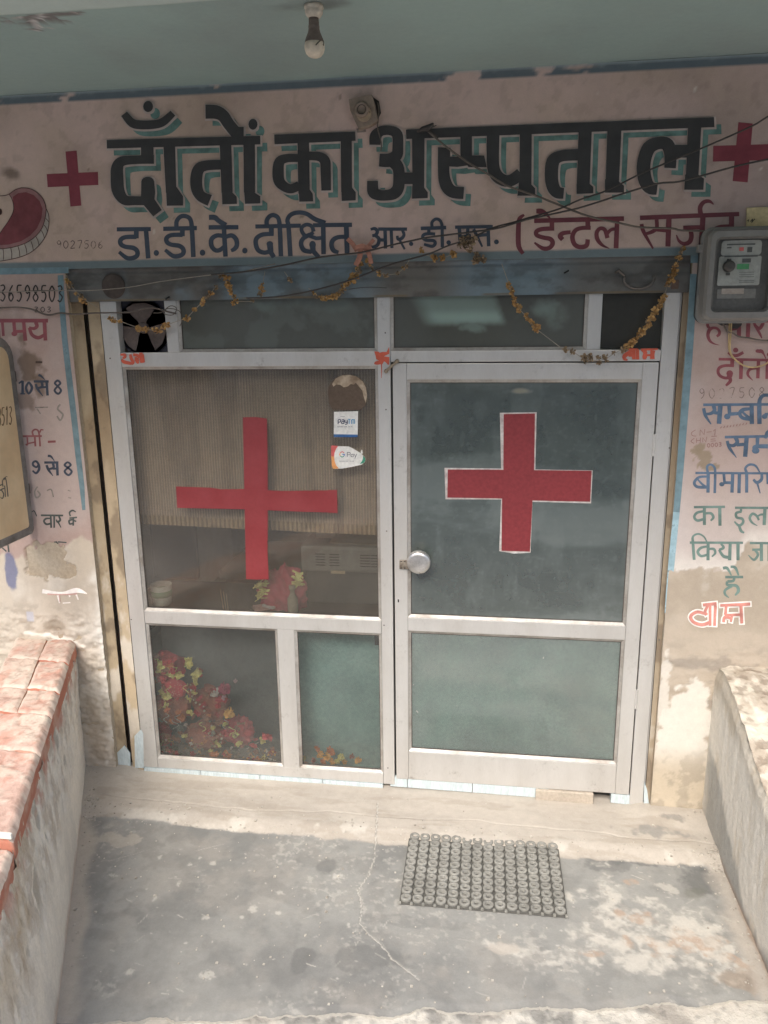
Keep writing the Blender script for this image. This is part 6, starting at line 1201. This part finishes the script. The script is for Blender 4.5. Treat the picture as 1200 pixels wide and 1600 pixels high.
# ------------------------------------------------------------------ rubber doormat
q = PZ(755, 1365, FLOOR+.004); MA = PZ(641, 1299); MBp = PZ(871, 1312); MCp = PZ(884, 1437); MDp = PZ(626, 1412)
ux = ((MBp-MA)+(MCp-MDp))/2; uy = ((MDp-MA)+(MCp-MBp))/2; cen = (MA+MBp+MCp+MDp)/4; W_, H_ = ux.length, uy.length; ang = math.atan2(ux.y, ux.x)
mat_ = thing('rubber_doormat', 'grey rubber ring doormat lying before the door', 'doormat', (cen.x, cen.y, FLOOR+.006), ang)
RBR = pm('dusty_rubber', sr(150, 148, 138), .85, c2=sr(122, 120, 111), vs=12, amt=.8, fs=120, fine=.12, bp=.3, spec=.2)
NX, NY = 14, 11; px_, py_ = W_/NX, H_/NY
mb = MB(); n = 16; ro, ri, h = px_*.475, px_*.22, .014
mb.lathe([(ro, -.001), (ro*1.0, h*.8), (ro*.95, h), (ri*1.05, h), (ri, h*.85), (ri*.98, -.001)], (0, 0, 0), 'z', n); ring = mb.mesh('mat_ring', RBR, True)
mb = MB(); mb.lathe([(ri*1.0, .0045), (ri*.3, .004), (0, .004)], (0, 0, 0), 'z', 12)
for i in range(NX):
    for j in range(NY):
        o = link('ring', ring, mat_, world=False); o.location = ((i-(NX-1)/2)*px_, (j-(NY-1)/2)*py_, 0); o.rotation_euler = (rnd.uniform(-.04, .04), rnd.uniform(-.04, .04), rnd.uniform(-.3, .3)); o.scale = (1, py_/px_*1.02*rnd.uniform(.96, 1.04), rnd.uniform(.85, 1.1))
mb = MB()
for i in range(NX+1): x = (i-NX/2)*px_; mb.box(x-.002, x+.002, -H_/2, H_/2, -.001, .0035)
mb.box(-W_/2, W_/2, -H_/2-.002, H_/2+.002, -.002, .0038)
me = mb.mesh('base', pm('rubber_base', sr(96, 94, 87), .9, c2=sr(76, 74, 68))); link('base', me, mat_, world=False)  # base darker than the rings: shade inside them put into its colour
for sgn in (-1, 1):
    for i in range(NX+1):
        x = (i-NX/2)*px_; me = MB().box(x-.0045, x+.0045, sgn*H_/2-.006, sgn*H_/2+.004, -.001, .007, .001).mesh('edge_tab', RBR); link('edge_tab', me, mat_, world=False)

# more of the offerings
def blossom(name, label, cat, px, py, r, mat, y=.07, n=34, seed=1, group=None):
    q = P(px, py, y); o = link(name, flower_mesh(name, r, mat, n, seed), None); o.location = q; return tag(o, label, cat, group)
blossom('cloth_flower', 'magenta cloth flower standing out of the offering heap', 'flower', 350, 1076, .030, MAG, .07, 40, 1)
blossom('cloth_flower', 'white edged flower left of the magenta flower', 'flower', 336, 1082, .024, WHT, .06, 30, 2)
blossom('cloth_flower', 'pale pink single blossom on a thin stem at the right of the heap', 'flower', 368, 1064, .011, pm('pale_pink', sr(220, 190, 190), .7), .03, 20, 3)
blossom('marigold', 'yellow marigold glowing above the red bundle at the right', 'flower', 358, 1114, .026, YEL, .06, 44, 4); blossom('marigold', 'orange marigold in the lower left of the heap', 'flower', 283, 1122, .020, pm('marigold_orange', sr(226, 130, 50), .7), .07, 36, 5)
blossom('cloth_flower', 'red bead flower beside the striped gold foil', 'flower', 314, 1055, .010, RED, .05, 20, 6); blossom('cloth_flower', 'grey green bud below the orange marigold', 'flower', 281, 1138, .018, pm('grey_green', sr(140, 148, 140), .6), .05, 26, 7)
blossom('cloth_flower', 'white lace flower right of the grey green bud', 'flower', 290, 1132, .010, WHT, .04, 20, 8); blossom('cloth_flower', 'pink white blossom below the magenta flower', 'flower', 350, 1090, .013, pm('pink_white', sr(232, 178, 190), .7), .04, 26, 9)
beads = thing('bead_string', 'string of small white and gold beads hanging down the middle of the offering heap', 'beads', P(300, 1085, .045))
pth = cr([(298, 1070, 0), (300, 1088, 0), (306, 1098, 0), (318, 1104, 0), (320, 1118, 0), (328, 1128, 0), (332, 1140, 0), (326, 1146, 0), (344, 1148, 0), (346, 1160, 0)], 2)
bm_ = MB().lathe([(0, -.0042), (.003, -.003), (.0042, 0), (.003, .003), (0, .0042)], (0, 0, 0), 'z', 8).mesh('bead', pm('pearl_bead', sr(226, 212, 178), .3, .2), True)
for i, (a, b, _) in enumerate(pth):
    o = link('bead', bm_, beads, world=False); o.location = P(a, b, .045+.004*math.sin(i))-beads.location; s_ = .7+.6*((i*37) % 10)/10; o.scale = (s_,)*3
rr = random.Random(8)
scr = MB(); 
PAL = [WHT, GRN, YEL, DRYM, DRYB, RED]
heap = thing('dried_flower_litter', 'litter of dried flowers and curled petals along the sill behind the lower left pane', 'dried flowers', P(330, 1180, .06))
lit = [flower_mesh('petal', .013, m_, 8, i) for i, m_ in enumerate((DRYM, DRYB, GRN, WHT, RED, YEL))]
for i in range(120):
    px = rr.uniform(244, 432); top = 1150+max(0, (px-330))*.25; py = rr.uniform(top, 1186+(px-244)*.04); o = link('petal', lit[rr.choice((0, 0, 1, 1, 2, 3, 4, 5, 1))], heap, world=False)
    o.location = P(px, py, rr.uniform(.035, .08))-heap.location; o.rotation_euler = (rr.uniform(-1, 1), rr.uniform(0, 6), rr.uniform(-1, 1)); s_ = rr.uniform(.35, 1.0); o.scale = (s_,)*3
mid = [(470, 1188, 6, GOLD), (474, 1184, 7, GOLD), (500, 1178, 8, 0), (512, 1182, 9, 0), (520, 1190, 8, 0), (516, 1172, 8, 1), (533, 1182, 8, GOLD), (528, 1188, 7, GOLD), (496, 1170, 7, 1), (560, 1188, 8, 0), (505, 1190, 7, 1), (538, 1190, 6, 0), (520, 1176, 6, 1), (490, 1188, 6, 4), (550, 1182, 6, 4), (478, 1192, 5, 1)]
for i, (px, py, r, m_) in enumerate(mid):
    mt = m_ if not isinstance(m_, int) else {0: YEL, 1: pm('marigold_orange', sr(1, 1, 1)), 4: RB}[m_]
    lb = 'shiny gold scrap in the row behind the narrow lower pane' if mt is GOLD else ('dull brown dried flower in the row behind the narrow lower pane' if mt is RB else ('yellow marigold in the row behind the narrow lower pane' if mt is YEL else 'orange marigold in the row behind the narrow lower pane'))
    blossom('marigold' if mt is not GOLD else 'gold_scrap', lb, 'flower' if mt is not GOLD else 'foil', px, py, r*.0023, mt, .05+.01*(i % 3), 22, 20+i, lb.split(' in the row')[0]+'s behind the narrow lower pane')
hp = thing('offering_heap', 'heap of crinkled red and gold packets and ribbons behind the lower left pane', 'offerings', P(320, 1190, .08))
def packet(px, py, w_, h_, rot, mat, seed, y):
    q = P(px, py, y); r2 = random.Random(seed); n = 7; V = {}; m2 = MB()
    for i in range(n):
        for j in range(n):
            a, b = (i/(n-1)-.5)*w_, (j/(n-1)-.5)*h_; ca, sa = math.cos(rot), math.sin(rot); V[i, j] = (q.x+a*ca-b*sa+r2.uniform(-.002, .002), y+r2.uniform(-.009, .009), q.z+a*sa+b*ca+r2.uniform(-.002, .002))
    for i in range(n-1):
        for j in range(n-1): m2.quad(V[i, j], V[i+1, j], V[i+1, j+1], V[i, j+1])
    return m2.obj('packet', mat, hp)
RSH = pm('shiny_red_foil', sr(226, 60, 66), .35, .2, c2=sr(180, 36, 50), vs=40, amt=.9, fs=200, fine=.2, bp=.6); OSH = pm('shiny_orange_foil', sr(240, 150, 60), .35, .2, c2=sr(210, 100, 50), vs=40, amt=.9); BSH = pm('dull_brown_wrap', sr(176, 118, 84), .6, c2=sr(136, 84, 64), vs=30, amt=.9); SIL = pm('silver_ribbon', sr(220, 220, 206), .3, .4, c2=sr(160, 160, 150), vs=60, amt=.9)
r2 = random.Random(77)
for i in range(110):
    px = 240+abs(r2.gauss(0, 1))*85 if r2.random() < .5 else r2.uniform(240, 430)
    if px > 432: continue
    tp = 1022+max(0, px-285)*1.05 if px < 400 else 1150; py = r2.uniform(tp, 1180+(px-240)*.05)
    m_ = r2.choice((RSH, RSH, RSH, BSH, BSH, OSH, GOLD, RB, SIL if r2.random() < .4 else RED)); z_ = r2.uniform(.5, 1.0)
    packet(px, py, r2.uniform(.02, .055)*z_, r2.uniform(.015, .04)*z_, r2.uniform(-1, 1), m_, i, r2.uniform(.032, .075))
for k in range(9):
    px = r2.uniform(250, 400); tp = 1040+max(0, px-285)*1.0; py = r2.uniform(tp, 1160); q = P(px, py, .045); pts_ = [q+Vector((.012*math.sin(t*1.3+k)*1.2, -.004*math.cos(t), -.009*t)) for t in range(6)]
    MB().tube(cr([tuple(p_) for p_ in pts_], 3), .0018, 4).obj('ribbon', GOLD if k % 2 else SIL, hp)
brd = thing('teal_board', 'teal board standing behind the narrow lower pane', 'board', (-.1, .16, .0)); MB().box(-.36, .075, .15, .165, -.03, .70).obj('panel', pm('teal_board_paint', sr(150, 196, 188), .7, c2=sr(126, 162, 156), vs=3, amt=.8), brd)
brd2 = thing('grey_board', 'dark grey board standing behind the offering heap', 'board', (-.6, .26, .0)); MB().box(-.985, -.365, .25, .265, -.03, .69).obj('panel', pm('grey_board_paint', sr(120, 128, 124), .8, c2=sr(96, 100, 98), vs=3, amt=.8), brd2)

# stickers on the large pane
s1 = thing('payment_sticker', 'square white payment sticker with blue lettering near the top right of the large pane', 'sticker', P(540, 663, .0155))
SW = pm('sticker_white', sr(226, 224, 216), .45, c2=sr(212, 210, 200), vs=20, bp=.05); NB = pm('print_navy', sr(30, 44, 88), .5); CY = pm('print_cyan', sr(30, 150, 200), .5); SBL = pm('print_blue', sr(44, 100, 160), .5)
flat([(522, 643.5), (559.5, 642.5), (558.8, 683), (521.5, 683)], .0153, 'sheet', SW, s1); flat([(521.6, 678.5), (558.9, 679), (558.8, 683.2), (521.5, 682.8)], .0146, 'blue_band', SBL, s1)
Z6 = (480, 560, 6.667)
ik = Ink(*Z6); w_ = 9
ik.L((322, 640, w_), (322, 685, w_)); ik.S((322, 640, w_), (345, 638, w_), (346, 660, w_), (325, 664, w_))
ik.S((358, 645, w_), (378, 638, w_), (383, 652, w_), (383, 680, w_)); ik.S((383, 660, w_), (360, 660, w_), (360, 678, w_), (383, 678, w_))
ik.L((393, 640, w_), (394, 664, w_)); ik.S((394, 662, w_), (412, 668, w_), (417, 640, w_)); ik.S((417, 645, w_), (416, 680, w_), (394, 688, w_))
ik.build('lettering', NB, s1, y=.0147, lift=.0002)
ik = Ink(*Z6); ik.L((425, 634, 8), (452, 634, 8)); ik.L((437, 632, w_), (437, 682, w_)); ik.L((461, 640, w_), (461, 682, w_)); ik.S((461, 644, 8), (476, 638, 8), (478, 682, w_)); ik.S((478, 644, 8), (492, 638, 8), (494, 682, w_))
ik.build('lettering', CY, s1, y=.0147, lift=.0002)
def tiny(ink, s, x, y, h, w, gap=1.0):
    """small print as upright strokes and bowls, one per letter"""
    for ch in s:
        if ch == ' ': x += h*.5; continue
        if ch in 'ceoapgd': ink.S((x+h*.5, y+h*.2, w), (x+h*.1, y+h*.1, w), (x+h*.05, y+h*.7, w), (x+h*.5, y+h*.9, w))
        elif ch in 'tlihr': ink.L((x+h*.25, y-h*.2, w), (x+h*.25, y+h, w))
        else: ink.L((x+h*.1, y, w), (x+h*.12, y+h, w)); ink.L((x+h*.5, y, w), (x+h*.5, y+h, w))
        x += h*.72*gap
ik = Ink(*Z6); tiny(ik, 'accepted here', 318, 704, 14, 3.5, 1.25); ik.L((345, 606, 3), (392, 605, 3)); ik.build('small_print', pm('print_grey2', sr(110, 112, 120), .6), s1, y=.0147, lift=.0002)
s2 = thing('payment_sticker', 'drop shaped payment sticker with red yellow and green rim below the square one', 'sticker', P(545, 715, .0155))
flat([(518.5, 698), (523, 697), (545, 697.5), (552, 701), (562, 707), (569, 713), (571, 717), (570, 722), (565, 726), (552, 729), (535, 732), (523, 732.5), (520, 728), (518, 715)], .0153, 'sheet', SW, s2)
q4 = lambda l: [(480+a/6.667, 560+b/6.667) for a, b in l]
flat(q4([(250, 910), (262, 907), (322, 912), (300, 945), (284, 985), (281, 1022), (250, 1020)]), .0146, 'red_rim', pm('rim_red', sr(226, 88, 82), .5), s2); flat(q4([(250, 1020), (281, 1022), (286, 1070), (302, 1115), (330, 1146), (272, 1150), (258, 1120)]), .0146, 'orange_rim', pm('rim_orange', sr(240, 156, 60), .5), s2); flat(q4([(582, 1012), (605, 1040), (604, 1070), (584, 1092), (548, 1100), (570, 1070), (580, 1045)]), .0146, 'green_rim', pm('rim_green', sr(46, 156, 120), .5), s2)
flat(q4([(570, 948), (580, 985), (572, 995), (557, 990), (558, 970)]), .0148, 'paper_scrap', SW, s2)
ik = Ink(*Z6); ik.S((385, 985, 9), (365, 972, 9), (345, 985, 9)); ik.build('lettering', pm('rim_red', sr(1, 1, 1)), s2, y=.0146, lift=.0002)
ik = Ink(*Z6); ik.S((345, 984, 9), (338, 1000, 9), (345, 1016, 9)); ik.build('lettering', pm('rim_orange', sr(1, 1, 1)), s2, y=.0146, lift=.0002)
ik = Ink(*Z6); ik.S((344, 1014, 9), (362, 1028, 9), (384, 1016, 9)); ik.build('lettering', pm('rim_green', sr(1, 1, 1)), s2, y=.0146, lift=.0002)
ik = Ink(*Z6); ik.L((366, 1000, 9), (392, 1000, 9)); ik.L((387, 1000, 9), (385, 1015, 9)); ik.build('lettering', pm('print_gblue', sr(70, 120, 200), .5), s2, y=.0146, lift=.0002)
ik = Ink(*Z6); ik.L((418, 978, 6), (418, 1026, 6)); ik.S((418, 980, 6), (446, 982, 6), (446, 1002, 6), (420, 1004, 6)); ik.S((478, 998, 6), (460, 1002, 6), (456, 1020, 6), (474, 1026, 6)); ik.L((480, 996, 6), (480, 1028, 6)); ik.L((490, 996, 6), (502, 1026, 6)); ik.L((516, 994, 6), (496, 1044, 6)); ik.build('lettering', pm('print_grey3', sr(104, 106, 110), .6), s2, y=.0146, lift=.0002)
ik = Ink(*Z6); tiny(ik, 'accepted here', 338, 1066, 13, 3, 1.3); ik.build('small_print', pm('print_grey2', sr(1, 1, 1)), s2, y=.0147, lift=.0002)

# the other side of the street: what the glass looks out on and what shades it
opp = thing('house_across_street', 'plain plastered house front across the street', 'house', (0, -9, -.32)); OP = pm('opposite_plaster', sr(172, 168, 160), .9, c2=sr(140, 136, 130), vs=1)
MB().box(-14, 14, -10, -9, -.32, 5.6).obj('wall', OP, opp)
for x in (-9, -4.5, 0, 4.5, 9): MB().box(x-.6, x+.6, -9.0, -8.96, .9, 2.3, .01).obj('window', M_dark, opp)
